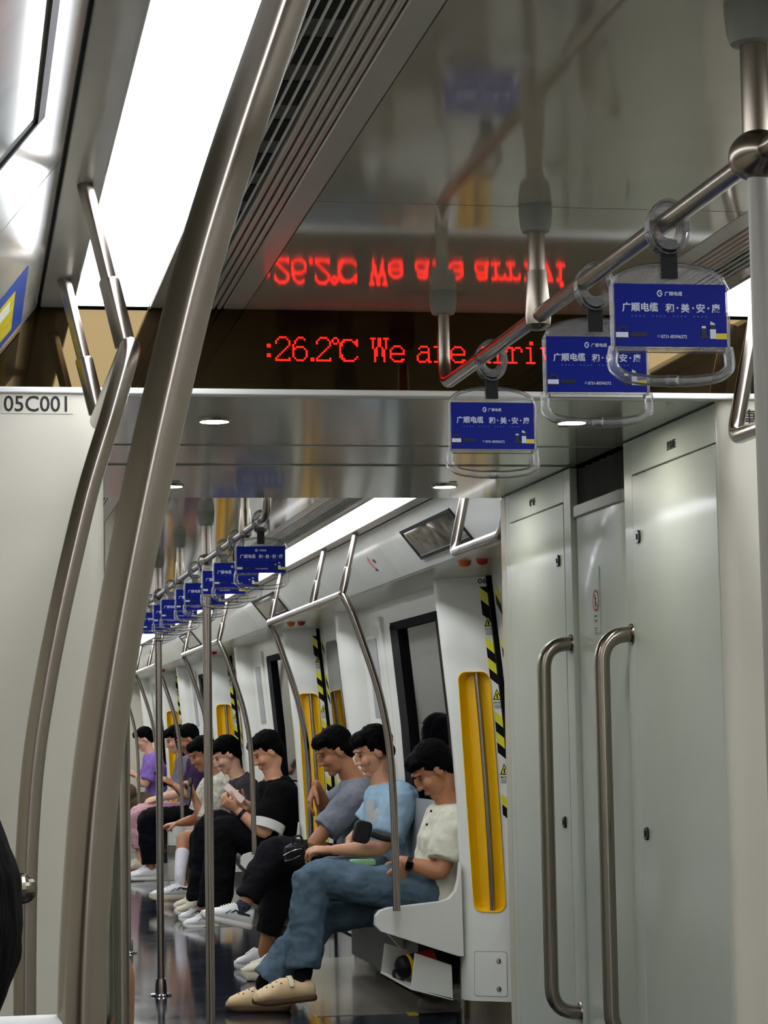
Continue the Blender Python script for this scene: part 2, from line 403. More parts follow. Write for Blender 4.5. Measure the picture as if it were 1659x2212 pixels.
for (x, y, lab) in ((0.534, 4.904, 'round recessed downlight in the gangway ceiling, near left, beside the bent pole'), (1.328, 4.885, 'round recessed downlight in the gangway ceiling, near right, behind the middle hanging handle'),
                    (0.556, 6.21, 'small round downlight in the gangway ceiling, far left'), (1.317, 6.207, 'round downlight in the gangway ceiling, far right, under the lowest near handle')):
    t = thing('downlight', (x, y, ZG), lab, 'light')
    make('lens', MB().lathe([(0.0, 0), (0.031, 0), (0.031, 0.004), (0, 0.004)], (x, y, ZG - 0.004)), M_DOWN, t)
    make('ring', MB().lathe([(0.031, 0.004), (0.031, -0.001), (0.034, -0.0015), (0.038, 0.004), (0.031, 0.004)], (x, y, ZG - 0.004)), M_STEELD, t)
    lk = MB().lathe([(0.0, -0.002), (0.011, -0.002), (0.011, 0.003), (0, 0.003)], (x + 0.005, y + (0.09 if y < 5.5 else -0.09), ZG))
    tag(make('ceiling_lock', lk, M_STEELD), 'small round panel lock next to the ' + lab.split(',')[0].replace('round recessed ', '').replace('small round ', '').replace('round ', '') + ', ' + ' '.join(lab.split(',')[1].split()), 'lock')

# air grilles beside the light strips
def grille(s, y0, y1, label, detail):
    t = thing('air_grille', (S(s, 0.46), (y0 + y1) / 2, ZCE), label, 'vent')
    def bx(mb, d0, d1, z0, z1, a=y0, e=y1):
        p, q = sorted((S(s, d0), S(s, d1))); mb.box((p, a, z0), (q, e, z1))
    mb = MB()
    for k in range(4): bx(mb, 0.411 + 0.0135 * k, 0.4205 + 0.0135 * k, ZCE - 0.001, ZCE + 0.02)
    make('slats', mb, M_TRIM, t, smooth=0, bevel=0.0025, segs=2)
    mb = MB(); bx(mb, 0.407, 0.523, ZCE + 0.028, ZCE + 0.034); make('backing', mb, M_DARKGAP, t, smooth=0)
    mb = MB(); bx(mb, 0.464, 0.521, ZCE + 0.012, ZCE + 0.02); make('tray', mb, mat('vent_tray', (74, 72, 66), 0.5, var=0.06), t, smooth=0)
    mb = MB()
    for k in range(4): bx(mb, 0.468 + 0.0145 * k, 0.4705 + 0.0145 * k, ZCE, ZCE + 0.004)
    make('rods', mb, M_STRIPW, t, smooth=0)
    if detail:
        k = 0; y = y1 - 0.12
        while y > y0 + 0.2 and k < 26:
            mb = MB(); bx(mb, 0.466, 0.519, ZCE + 0.0105, ZCE + 0.012, y - 0.115, y); make('opening', mb, M_DARKGAP, t, smooth=0); y -= 0.193; k += 1
grille(-1, -1.0, YE - 0.002, 'slatted air grille with black openings in the near ceiling, left of the glossy panel', True)
grille(1, -1.0, YE - 0.002, 'slatted air grille in the near ceiling by the right edge of the picture', True)
grille(1, YF + 0.06, YEND - 0.1, 'dark slatted air grille running along the far car ceiling, beside its light strip', False)
grille(-1, YF + 0.06, YEND - 0.1, 'slatted air grille on the left of the far car ceiling', False)

# ------------------------------------------------------------------ LED display over the gangway
LEDF = {
':': ["..", "..", "..", "..", "##", "##", "..", "..", "..", "##", "##", "..", ".."],
'2': ["..####..", ".#....#.", "#......#", "#......#", ".......#", "......#.", ".....#..", "....#...", "...#....", "..#.....", ".#......", "#......#", "########"],
'6': ["...###..", "..#...#.", ".#......", ".#......", "#.......", "#.####..", "##....#.", "#......#", "#......#", "#......#", "#......#", ".#....#.", "..####.."],
'.': ["..", "..", "..", "..", "..", "..", "..", "..", "..", "..", "..", "##", "##"],
'C': [".##...........", "#..#..#####..#", "#..#.##....###", ".##.##......##", "....##.......#", "....#.........", "....#.........", "....#.........", "....#.........", "....##........", "....##.......#", ".....##.....#.", "......######.."],
'W': ["###.##.###", ".#..##..#.", ".#..##..#.", ".#..##..#.", ".#..##..#.", ".#.#..#.#.", "..##..##..", "..##..##..", "..##..##..", "..##..##..", "..#....#..", "..#....#..", "..#....#.."],
'e': ["........", "........", "........", "........", "..####..", ".#....#.", "#......#", "#......#", "########", "#.......", "#.......", ".#....##", "..#####."],
'a': ["........", "........", "........", "........", "..####..", ".#....#.", "......#.", "..#####.", ".#....#.", "#.....#.", "#.....#.", "#....##.", ".####.##"],
'r': ["........", "........", "........", "........", "###.###.", "..##...#", "..#....#", "..#.....", "..#.....", "..#.....", "..#.....", "..#.....", "#####..."],
'i': ["......", "..##..", "..##..", "......", "###...", "..#...", "..#...", "..#...", "..#...", "..#...", "..#...", "..#...", "#####."],
'v': ["........", "........", "........", "........", "###..###", ".#....#.", ".#....#.", ".#....#.", "..#..#..", "..#..#..", "..#..#..", "...##...", "...##..."],
}
t = thing('led_display', (XC, YE, ZG + 0.0125), 'black glass display board with red dot text above the gangway opening', 'display')
make('display_panel', MB().box((-0.48, YE - 0.003, ZG + 0.0125), (2.42, YE + 0.03, ZCE + 0.012)), M_LEDGLASS, t, smooth=0)
DP = 0.00387; zt = 2.0255
for word in (((':', 578), ('2', 596), ('6', 633), ('.', 672), ('2', 684), ('C', 718)), (('W', 801), ('e', 843)), (('a', 901), ('r', 938), ('e', 974)), (('a', 1030), ('r', 1066), ('r', 1098), ('i', 1137), ('v', 1168), ('i', 1206))):
    mb = MB()
    for ch, px in word:
        x0 = at(px, 757, YE).x
        for r, row in enumerate(LEDF[ch]):
            for c, d in enumerate(row):
                if d == '#':
                    x = x0 + c * DP; z = zt - r * DP
                    mb.add([(x - 0.0016, YE - 0.0042, z - 0.0016), (x + 0.0016, YE - 0.0042, z - 0.0016), (x + 0.0016, YE - 0.0042, z + 0.0016), (x - 0.0016, YE - 0.0042, z + 0.0016)], [(0, 1, 2, 3)])
    make('led_lettering', mb, M_LED, t, smooth=0)

# car numbers painted on the end walls
def sign_on_wall(nm, s, o, ux, uy, h, label, width=None, m=None, bold=0.01, parent=None):
    mb = put(MB(), text(s, h, bold), o, ux, uy, width)
    ob = make(nm, mb, m or M_INK, parent, smooth=0)
    if parent is None: tag(ob, label, 'lettering')
    return ob
t = thing('number_sticker', (0.14, YE, 1.86), 'white strip sticker with car number 05C001 on the left end wall', 'sticker')
p = at(3, 893, YE); q = at(157, 850, YE)
make('sticker_sheet', MB().box((p.x, YE - 0.0012, p.z), (q.x, YE - 0.0002, q.z)), M_WALL, t, smooth=0)
sign_on_wall('lettering', '05C001', (at(8, 888, YE).x, YE - 0.0014, at(8, 888, YE).z), (1, 0, 0), (0, 0, 1), 0.044, '', width=0.124, parent=t)
p = at(1603, 917, YE)
sign_on_wall('wall_lettering', '車', (p.x, YE - 0.0005, p.z + 0.004), (1, 0, 0), (0, 0, 1), 0.033, 'black character printed on the right end wall by the picture edge', bold=0.012)

# ------------------------------------------------------------------ cabinets, bellows and grab handles along the gangway
AY = Vector((0, -1, 0)); AZ = Vector((0, 0, 1))
def lock(parent, x, y, z, s):
    mb = MB(); mb.prism([(y + a, z + b) for a, b in rrect(0.026, 0.031, 0.009)], 'x', *sorted((x, x - s * 0.006)))
    o = make('lock', mb, mat('dark_chrome', (70, 70, 70), 0.15, metal=1.0, var=0.03), parent, bevel=0.002)
    o2 = MB().prism([(y + a, z + b) for a, b in rrect(0.006, 0.014, 0.002)], 'x', *sorted((x - s * 0.0055, x - s * 0.0075))); make('keyhole', o2, M_BLACK, o, smooth=0)
def cabinet(s, y0, y1, d0, d1, ly, txt, tY, label):
    X = XR if s > 0 else XL; th = s * 0.02
    t = thing('equipment_cabinet', (X + s * 0.15, (y0 + y1) / 2, 0), label, 'cabinet')
    def slab(a, b, z0, z1, off=0.0): return MB().box((min(X + s * off, X + th), a, z0), (max(X + s * off, X + th), b, z1))
    xa, xb = sorted((X + s * 0.012, X + s * 0.28)); g = 0.0016
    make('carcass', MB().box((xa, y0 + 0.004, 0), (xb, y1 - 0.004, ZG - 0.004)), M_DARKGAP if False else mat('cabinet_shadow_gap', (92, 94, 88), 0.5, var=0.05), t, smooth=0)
    fr = slab(y0, d0 - g, 0, ZG - 0.003); fr.merge(slab(d1 + g, y1, 0, ZG - 0.003)); fr.merge(slab(d0 - g, d1 + g, 1.82 + g, ZG - 0.003)); fr.merge(slab(d0 - g, d1 + g, 0, 0.12 - g))
    make('face_frame', fr, M_CAB, t, smooth=0, bevel=0.0015, segs=1)
    door = make('door', slab(d0 + g, d1 - g, 0.12 + g, 1.82 - g, -0.0005), M_CAB, t, smooth=0, bevel=0.002, segs=1)
    for z in (1.671, 0.984): lock(door, X - s * 0.0005, ly, z, s)
    if txt:
        mbt = put(MB(), text(txt, 0.022, 0.012), (X - s * 0.0008, tY, 1.846), AY * s, AZ, centre=True)
        make('lettering', mbt, M_INK, t, smooth=0)
cabinet(1, 4.568, 5.252, 4.571, 5.186, 5.138, '控制柜', 4.872, 'tall pale green-grey cabinet on the right of the gangway, nearest the camera')
cabinet(1, 5.748, 6.470, 5.818, 6.424, 5.876, '电气柜', 6.146, 'tall pale grey cabinet at the far right end of the gangway beside the yellow recess')
cabinet(-1, 4.568, 5.252, 4.60, 5.186, 5.138, '', 4.872, 'tall cabinet behind the left end wall at the near end of the gangway')
cabinet(-1, 5.748, 6.470, 5.818, 6.424, 5.876, '', 6.146, 'tall cabinet behind the left end wall at the far end of the gangway')
for s in (1, -1):
    X = XR if s > 0 else XL
    t = thing('gangway_bellows', (X + s * 0.05, 5.5, 0), 'grey rubber bellows with curved white cover panel between the two right cabinets' if s > 0 else 'grey bellows with white cover panel on the hidden left of the gangway', 'bellows')
    x0 = X + s * 0.008; y0, y1 = (5.290 if s > 0 else 5.268), 5.742
    def face_plan(o): return [(x0 + s * 0.012, y0), (x0 + s * 0.004 - s * o, y0 + 0.008), (x0 - s * o, y0 + 0.03), (x0 - s * o, y1 - 0.03), (x0 + s * 0.004 - s * o, y1 - 0.008), (x0 + s * 0.012, y1), (x0 + s * 0.03, y1), (x0 + s * 0.03, y0)]
    cp = make('cover_panel', MB().prism(face_plan(0.0), 'z', 0.0, 1.775), M_CAB, t, smooth=50)
    make('cover_cap', MB().prism(face_plan(0.008), 'z', 1.770, 1.802), M_GREYPL, t, smooth=50, bevel=0.003)
    z = []
    for k in range(19): z.append((X + s * (0.022 + (0.014 if k % 2 else 0)), 5.272 + (k * 0.0165 if k < 9 else 0.132 + (k - 8) * 0.0338)))
    make('folds', MB().prism(z + [(X + s * 0.14, z[-1][1]), (X + s * 0.14, z[0][1])], 'z', 0, ZG - 0.005), M_BELLOWS, t, smooth=0)
    if s > 0:
        # no-leaning pictogram with small print
        o = Vector((X + 0.006, 5.545, 1.546)); st = thing('warning_sticker', o, 'red ring no-leaning pictogram with small print on the white bellows cover', 'sticker')
        def P(a, b, d=0.0): return o + AY * a + AZ * b + Vector((-d, 0, 0))
        ring = MB(); n = 28
        ring.rings([[P(r * cos(2 * pi * k / n), r * sin(2 * pi * k / n), 0.002) for k in range(n)] for r in (0.0215, 0.027)], cap=False)
        make('ring', ring, M_RED, st, smooth=0)
        make('sheet', MB().prism([(o.y - a, o.z + b) for a, b in rrect(0.06, 0.17, 0.006)], 'x', X + 0.0055, X + 0.0075), M_CAB, st, smooth=0)
        mbp = MB(); mbp.add([P(0.021 * cos(2 * pi * k / n), 0.021 * sin(2 * pi * k / n), 0.0015) for k in range(n)], [tuple(range(n))]); make('disc', mbp, M_PAPER, st, smooth=0)
        fig = MB()
        fig.add([P(*q, 0.0022) for q in ((-0.006, -0.017), (0.001, -0.017), (0.003, 0.002), (0.009, 0.004), (0.008, 0.008), (-0.003, 0.008), (-0.007, 0.0))], [tuple(range(7))])
        fig.add([P(-0.002 + 0.004 * cos(k), 0.0125 + 0.004 * sin(k), 0.0022) for k in [2 * pi * i / 12 for i in range(12)]], [tuple(range(12))])
        make('figure', fig, M_INK, st, smooth=0)
        bar = MB(); bar.add([P(-0.017, 0.014, 0.0025), (P(-0.014, 0.017, 0.0025)), P(0.017, -0.014, 0.0025), P(0.014, -0.017, 0.0025)], [(0, 1, 2, 3)]); make('slash', bar, M_RED, st, smooth=0)
        tx = MB()
        for k, (w, b) in enumerate(((0.026, -0.041), (0.022, -0.053), (0.03, -0.070), (0.026, -0.076), (0.03, -0.082))):
            h = 0.0045 if k < 2 else 0.002
            for i in range(7): tx.add([P(-w / 2 + w * i / 7, b, 0.0022), P(-w / 2 + w * (i + 0.7) / 7, b, 0.0022), P(-w / 2 + w * (i + 0.7) / 7, b + h, 0.0022), P(-w / 2 + w * i / 7, b + h, 0.0022)], [(0, 1, 2, 3)])
        make('small_print', tx, M_INK, st, smooth=0)

def grab_handle(s, y, label):
    X = XR if s > 0 else XL; xo = X - s * 0.074
    t = thing('grab_handle', (xo, y, 0.53), label, 'handle')
    zt, zb = 1.447, 0.505
    path = bend([(X, y, zt), (xo, y, zt), (xo, y, zb), (X, y, zb)], 0.068, 8)
    make('bar', MB().tube(path, 0.0185, 20), M_STEEL, t, smooth=60)
    for z in (zt, zb): make('flange', MB().lathe([(0, 0), (0.026, 0), (0.025, 0.003), (0, 0.003)], (X, y, z), (-s, 0, 0)), M_STEELD, t)
grab_handle(1, 5.225, 'tall brushed steel grab handle on the right, in front of the dark gap, nearer one')
grab_handle(1, 5.775, 'tall brushed steel grab handle on the right, beside the far cabinet lock')
grab_handle(-1, 5.225, 'tall steel grab handle on the left gangway side, right behind the thick bent pole')
grab_handle(-1, 5.775, 'tall steel grab handle on the left far side of the gangway, hidden behind another')

# ------------------------------------------------------------------ overhead rails, posts and floor poles
ZR = 1.899
def ceil_cap(y, parent, x=XC):
    make('ceiling_cup', MB().lathe([(0.0, 0.0), (0.0275, 0.0), (0.0275, -0.012), (0.0255, -0.034), (0.022, -0.043), (0.017, -0.045), (0.0, -0.045)], (x, y, ZCE), n=28), M_GREYPL, parent)
def drop_post(y, parent):
    o = make('drop_post', MB().tube([(XC, y, ZCE - 0.04), (XC, y, ZR)], 0.0143, 18), M_STEELD, parent)
    make('tee_sleeve', MB().lathe([(0.0, 0.075), (0.0172, 0.075), (0.0178, 0.06), (0.0215, 0.0), (0.0205, -0.014), (0.012, -0.022), (0.0, -0.023)], (XC, y, ZR), n=24), M_STEELD, o)
    ceil_cap(y, parent)
def overhead(y0, y1, posts, e0, e1, label):
    t = thing('overhead_handrail', (XC, (y0 + y1) / 2, ZR), label, 'handrail')
    path = []
    if e0: path += [(XC, y0, ZCE - 0.04), (XC, y0, ZR)]
    else: path += [(XC, y0, ZR)]
    if e1: path += [(XC, y1, ZR), (XC, y1, ZCE - 0.04)]
    else: path += [(XC, y1, ZR)]
    make('rail', MB().tube(bend(path, 0.055, 8), 0.0128, 20), M_STEELD, t, smooth=60)
    if e0: ceil_cap(y0, t)
    if e1: ceil_cap(y1, t)
    for y in posts: drop_post(y, t)
    return t
overhead(-1.5, 4.325, [0.35, 3.585], False, True, 'overhead steel handrail in the near car that bends up to the ceiling at its end')
overhead(7.0, 26.6, [7.55, 9.9, 12.15, 14.4, 16.6, 18.8, 21.1, 23.3], True, False, 'overhead steel handrail running down the middle of the far car')

def floor_pole(y, label, ball=False, group=None):
    t = thing('floor_pole', (XC, y, 0), label, 'pole', group)
    if ball:
        make('upper_tube', MB().tube([(XC, y, ZR), (XC, y, ZCE - 0.04)], 0.0165, 20), M_STEELD, t, smooth=60)
        make('lower_tube', MB().tube([(XC, y, 0.02), (XC, y, ZR - 0.01)], 0.0125, 20), mat('pale_satin_tube', (134, 131, 122), 0.4, var=0.04), t, smooth=60)
        make('ball_joint', MB().ball((XC, y, ZR), (0.033, 0.042, 0.03), 24), M_STEELD, t, smooth=80)
    else:
        make('tube', MB().tube([(XC, y, 0.02), (XC, y, ZCE - 0.04)], 0.0172, 20), M_STEEL, t, smooth=60)
        make('ball_joint', MB().ball((XC, y, ZR), (0.026, 0.032, 0.026), 18), M_STEEL, t, smooth=80)
    make('ceiling_cup', MB().lathe([(0.0, 0.0), (0.0335, 0.0), (0.0335, -0.012), (0.031, -0.036), (0.027, -0.048), (0.018, -0.05), (0.0, -0.05)], (XC, y, ZCE), n=28), M_GREYPL, t)
    b = make('base_cup', MB().lathe([(0.0, 0.0), (0.028, 0.0), (0.0285, 0.02), (0.027, 0.055), (0.023, 0.075), (0.0, 0.076)], (XC, y, 0.004), n=28), M_STEEL, t)
    make('base_flange', MB().lathe([(0.0, 0.0), (0.05, 0.0), (0.052, 0.005), (0.049, 0.010), (0.03, 0.012), (0.0, 0.012)], (XC, y, 0.0), n=36), M_CHROME, t)
floor_pole(2.53, 'floor pole with a large ball joint at the right edge of the picture', True)
floor_pole(8.80, 'tall steel floor pole in the far car standing nearest, no base visible')
floor_pole(11.05, 'steel floor pole with cup base on the dark floor, second one down the far car')
floor_pole(13.26, 'steel floor pole with cup base, third one down the far car')
for y in (15.5, 17.7, 19.9, 22.1):
    floor_pole(y, 'steel floor pole far down the car behind the nearer poles', group='distant floor poles')

# wall rails that carry the bent stanchions
ZS = 1.815
def side_x(s, dx): return S(s, dx)
RT = 0.674
def stanchion_path(s, y, base_z):
    """bent pole from the wall rail down to the seat end"""
    if s < 0:
        p = [(side_x(s, RT), y, ZS)] + [(x, y, z) for x, z in (((0.2535, 1.81),) if ZS > 1.85 else ()) + ((0.215, 1.70), (0.184, 1.60), (0.159, 1.50), (0.1365, 1.40), (0.117, 1.30), (0.1015, 1.20), (0.093, 1.10), (0.089, 1.0), (0.087, 0.8), (0.087, base_z))]
    else:
        p = [(side_x(s, RT), y, ZS)] + [(x, y, z) for x, z in ((1.632, 1.74), (1.668, 1.64), (1.715, 1.50), (1.752, 1.37), (1.783, 1.20), (1.797, 1.02), (1.803, 0.8), (1.806, base_z))]
    return p
def hang_post(s, y, parent):
    a = Vector((S(s, 0.738), y, ZCE - 0.002)); b = Vector((S(s, RT), y, ZS))
    o = make('hanger_post', MB().tube([a, b], 0.0125, 16), M_STEEL, parent, smooth=60)
    d = (a - b).normalized()
    make('sleeve', MB().tube([b + d * 0.012, b + d * 0.115, b + d * 0.12], [0.0165, 0.0165, 0.014], 16), M_STEEL, o, smooth=60)
def wall_rail(s, y0, y1, posts, ends, label, base_z=0.47, group=None, rad=0.0165):
    t = thing('wall_handrail', (S(s, RT), (y0 + y1) / 2, ZS), label, 'handrail', group)
    path = []
    def up(y): return [(S(s, RT + 0.064), y, ZCE - 0.002), (S(s, RT + 0.005), y, ZS)]
    if ends[0] == 'down': path += list(reversed(spline(stanchion_path(s, y0, base_z)[1:], 5))) + [(side_x(s, RT), y0, ZS)]
    elif ends[0] == 'up': path += up(y0)
    else: path += [(side_x(s, RT), y0, ZS)]
    if ends[1] == 'down': path += [(side_x(s, RT), y1, ZS)] + spline(stanchion_path(s, y1, base_z)[1:], 5)
    elif ends[1] == 'up': path += list(reversed(up(y1)))
    else: path += [(side_x(s, RT), y1, ZS)]
    make('tube', MB().tube(bend(path, 0.04, 5), rad, 24), M_STEEL, t, smooth=60)
    for y in posts: hang_post(s, y, t)
    return t
_zs = ZS; ZS = 1.885; _rt = RT; RT = XC - 0.281
t = wall_rail(-1, -0.9, 1.80, [0.2], ('none', 'down'), 'thick bent steel pole in front, crossing the left of the picture from top to bottom', 0.45, rad=0.019)
ZS = _zs; RT = _rt
make('cross_bar', MB().tube([(0.080, 1.80, 1.004), (-0.40, 1.80, 1.004)], 0.0145, 16), M_STRIPW, t, smooth=60)
t = wall_rail(-1, 3.41, 4.265, [3.50, 4.25], ('down', 'none'), 'thinner bent steel pole and rail before the left end wall, hung from two ceiling posts', 0.45)
make('cross_bar', MB().tube([(0.086, 3.41, 1.012), (-0.40, 3.41, 1.012)], 0.013, 16), M_STEEL, t, smooth=60)
make('ball_joint', MB().ball((0.083, 3.40, 1.012), 0.023, 24), M_STEELD, t, smooth=0)
RT = 0.625
wall_rail(1, 3.3, 4.45, [3.5], ('up', 'up'), 'steel rail whose bent end shows at the right edge beside the right end wall')
RT = _rt
wall_rail(1, 6.72, 7.42, [], ('up', 'up'), 'short U-shaped steel rail over the first door at the top right of the opening')
wall_rail(1, 9.66, 12.08, [9.68, 10.55, 12.02], ('down', 'down'), 'steel wall rail over the first bench with bent ends, hung from three posts')
wall_rail(1, 14.52, 16.95, [14.54, 15.4, 16.9], ('down', 'down'), 'steel wall rail over the second bench, behind the blue hanging handles')
wall_rail(1, 19.37, 21.8, [19.39, 20.25, 21.75], ('down', 'down'), 'steel wall rail over the third bench far down the car')
wall_rail(1, 24.22, 26.6, [24.24, 25.1, 26.5], ('down', 'down'), 'steel wall rail over the last bench by the far end wall')

# ------------------------------------------------------------------ hanging handles with the blue advertising card
def make_hanger(x, y):
    t = thing('hanging_handle', (x, y, ZR), '', 'hanging handle', 'hanging handles on the overhead rails')
    # clear two-part ring clamp round the rail
    mb = MB(); n = 28
    mb.rings([[(x + rx * cos(2 * pi * k / n), y + yy, ZR - 0.006 + rz * sin(2 * pi * k / n)) for k in range(n)] for rx, rz, yy in
              ((0.0145, 0.0165, -0.010), (0.024, 0.032, -0.011), (0.0265, 0.0355, -0.006), (0.0265, 0.0355, 0.006), (0.024, 0.032, 0.011), (0.0145, 0.0165, 0.010))], closed=True)
    for yy in (-0.0085, 0.0, 0.0085): mb.tube([(x + 0.0275 * cos(2 * pi * k / n), y + yy, ZR - 0.006 + 0.0368 * sin(2 * pi * k / n)) for k in range(n)], 0.0017, 6, closed=True)
    for q in (-1, 1): mb.box((x + q * 0.024 - 0.005, y - 0.009, ZR - 0.012), (x + q * 0.024 + 0.005, y + 0.009, ZR + 0.002))
    rg = make('ring_clamp', mb, M_CLEARD, t, smooth=40)
    make('clamp_bolt', MB().box((x - 0.016, y - 0.004, ZR - 0.034), (x + 0.016, y + 0.004, ZR - 0.027)).box((x - 0.02, y - 0.006, ZR - 0.036), (x - 0.014, y + 0.006, ZR - 0.022)), M_BLACK, rg, smooth=0, bevel=0.001)
    mb = MB().box((x - 0.0118, y - 0.004, ZR - 0.076), (x + 0.0118, y + 0.004, ZR - 0.022)); make('strap', mb, M_STRAP, t, smooth=0, bevel=0.0015)
    # clear frame: arched head, side rails and the grip loop
    ZT = ZR - 0.06; W = 0.079
    zc = ZR - 0.083      # top of the card
    zb = ZR - 0.168      # bottom of the card
    arch = [(W, zb - 0.004), (W + 0.0005, zc - 0.004), (W - 0.004, zc + 0.004)]
    for k in range(1, 16):
        a = pi * k / 16; arch.append((W * 0.95 * cos(a), zc + 0.004 + 0.023 * sin(a)))
    arch += [(-W + 0.004, zc + 0.004), (-W - 0.0005, zc - 0.004), (-W, zb - 0.004)]
    fr = make('clear_frame', MB().prism([(x + a, b) for a, b in arch], 'y', y - 0.0035, y + 0.0035), M_CLEAR, t, smooth=0, bevel=0.001)
    rim = [(x + a, y, b) for a, b in arch]
    make('frame_rim', MB().tube(rim, 0.0034, 8), M_CLEAR, fr, smooth=60)
    lp = []
    zl = ZR - 0.211
    for a, b in ((-W + 0.001, zb - 0.0), (-W - 0.001, zb - 0.012), (-W - 0.001, zb - 0.026), (-W + 0.006, zl + 0.009), (-W + 0.018, zl + 0.003), (-0.03, zl - 0.0015), (0, zl - 0.002), (0.03, zl - 0.0015), (W - 0.018, zl + 0.003), (W - 0.006, zl + 0.009), (W + 0.001, zb - 0.026), (W + 0.001, zb - 0.012), (W - 0.001, zb)):
        lp.append((x + a, y, b))
    make('grip_loop', MB().tube(spline(lp, 4), 0.0074, 12), M_CLEAR, t, smooth=60)
    make('grip_collar', MB().tube([(x - 0.007, y, zl - 0.002), (x + 0.007, y, zl - 0.002)], 0.0082, 14), M_CLEAR, t, smooth=40, bevel=0.001)
    make('loop_bar', MB().tube([(x - W + 0.004, y, zb - 0.004), (x + W - 0.004, y, zb - 0.004)], 0.0035, 10), M_CLEAR, t, smooth=60)
    # printed card
    w = 0.0765; yc = y - 0.0042
    cd = make('advert_card', MB().box((x - w, yc, zb + 0.001), (x + w, yc + 0.0078, zc)), M_BLUE, t, smooth=0)
    cd['label'] = 'blue printed advertising card'
    yf = yc - 0.0005; ux, uy = Vector((1, 0, 0)), Vector((0, 0, 1))
    U = 2 * w / 1460.0                  # one unit of the card drawing
    def Q(a, b, d=0.0): return Vector((x - w + (a - 75) * U, yf - d, zc - (b - 215) * U))
    lt = MB()
    put(lt, text('广顺电缆', 0.0128, 0.018), Q(168, 562), ux, uy, width=470 * U)
    make('brand_lettering', lt, M_LETTER, cd, smooth=0); lt = MB()
    for ch, a in (('和', 733), ('美', 938), ('安', 1140), ('康', 1343)): put(lt, text(ch, 0.0128, 0.018), Q(a, 570), ux, uy, width=112 * U)
    for a in (892, 1098, 1300): lt.add([Q(a + 13 * cos(2 * pi * k / 10), 522 + 13 * sin(2 * pi * k / 10)) for k in range(10)], [tuple(range(10))])
    make('slogan_lettering', lt, M_LETTER, cd, smooth=0); lt = MB()
    put(lt, text('0731-85596272', 0.0062, 0.004), Q(668, 912), ux, uy, width=338 * U)
    for k in range(12):
        a0, a1 = 2 * pi * k / 12, 2 * pi * (k + 1) / 12
        lt.add([Q(636 + r * cos(a), 886 - r * sin(a)) for r, a in ((13, a0), (17, a0), (17, a1), (13, a1))], [(0, 1, 2, 3)])
    make('phone_number', lt, M_LETTER, cd, smooth=0); lt = MB()
    put(lt, text('广顺电缆', 0.0062, 0.01), Q(728, 362), ux, uy, width=232 * U)
    for k in range(15):                 # ring of the telephone symbol and the round emblem
        a0, a1 = 0.5 + 4.9 * k / 15, 0.5 + 4.9 * (k + 1) / 15
        lt.add([Q(664 + r * cos(a) * 0.9, 338 - r * sin(a) * 1.1) for r, a in ((24, a0), (40, a0), (40, a1), (24, a1))], [(0, 1, 2, 3)])
    lt.add([Q(*p) for p in ((662, 330), (700, 330), (694, 360), (670, 372), (684, 344), (662, 344))], [tuple(range(6))])
    make('emblem', lt, M_LETTER, cd, smooth=0)
    sm = MB()
    for a0, nn in ((285, 4), (555, 4), (830, 4), (1100, 4)):
        for k in range(nn): sm.add([Q(a0 + 52 * k, 640, -0.0002), Q(a0 + 52 * k + 22, 640, -0.0002), Q(a0 + 52 * k + 22, 620, -0.0002), Q(a0 + 52 * k, 620, -0.0002)], [(0, 1, 2, 3)])
    make('card_small_print', sm, mat('card_faint_ink', (52, 76, 176), 0.5, var=0.03), cd, smooth=0)
    pic = MB()
    def R(a0, b0, a1, b1, mi, d=0.0002): pic.add([Q(a0, b1, d), Q(a1, b1, d), Q(a1, b0, d), Q(a0, b0, d)], [(0, 1, 2, 3)], mi)
    for k in range(12):
        a0, a1 = pi * k / 12, pi * (k + 1) / 12
        pic.add([Q(168 + r * cos(a), 840 - r * sin(a) * 1.15, 0.0001) for r, a in ((48, a0), (76, a0), (76, a1), (48, a1))], [(0, 1, 2, 3)], 1)
    R(78, 840, 238, 905, 0); R(78, 905, 238, 925, 1)
    pic.add([Q(*p, 0.0002) for p in ((262, 858), (300, 838), (488, 845), (488, 888), (300, 900), (268, 890))], [tuple(range(6))], 1)
    make('cable_picture', pic, [M_LETTER, M_CARDG, M_CARDY], cd, smooth=0); pic = MB()
    R(1200, 780, 1262, 888, 1); R(1204, 752, 1258, 780, 0); R(1180, 884, 1310, 910, 1)
    R(1312, 790, 1390, 915, 0); R(1318, 735, 1385, 792, 1, 0.0003); pic.add([Q(*p, 0.0002) for p in ((1318, 735), (1320, 690), (1370, 712), (1384, 735))], [(0, 1, 2, 3)], 0)
    R(1390, 845, 1533, 920, 2)
    make('battery_picture', pic, [M_LETTER, M_CARDG, M_CARDY], cd, smooth=0)
    return t
H0 = make_hanger(XC + 0.004, 2.895)
hang = [(2.895, 0, 'blue card hanging handle nearest the camera, at the far right of the near rail'),
        (3.302, 0.012, 'blue card hanging handle in the middle of the three on the near rail, half covered'),
        (3.995, 0.012, 'lowest hanging handle of the near three, beside the red lettering, card fully visible'),
        (7.15, -0.004, 'first hanging handle of the far car, largest blue card beyond the gangway'),
        (7.85, 0.0, 'second hanging handle of the far car, its right half behind the first card'),
        (8.23, 0.0, 'third hanging handle of the far car, a narrow blue strip left of the second'),
        (8.90, 0.0, 'fourth hanging handle of the far car, card crossed by the nearest floor pole'),
        (9.29, 0.0, 'fifth hanging handle of the far car, thin blue edge left of the fourth'),
        (9.98, 0.0, 'sixth hanging handle of the far car, above the second floor pole'),
        (10.40, 0.0, 'seventh hanging handle of the far car, pale edge left of the sixth'),
        (11.03, 0.0, 'eighth hanging handle of the far car, partly behind the thick bent pole'),
        (11.45, 0.0, 'ninth hanging handle of the far car, a clear loop by the bent pole')]
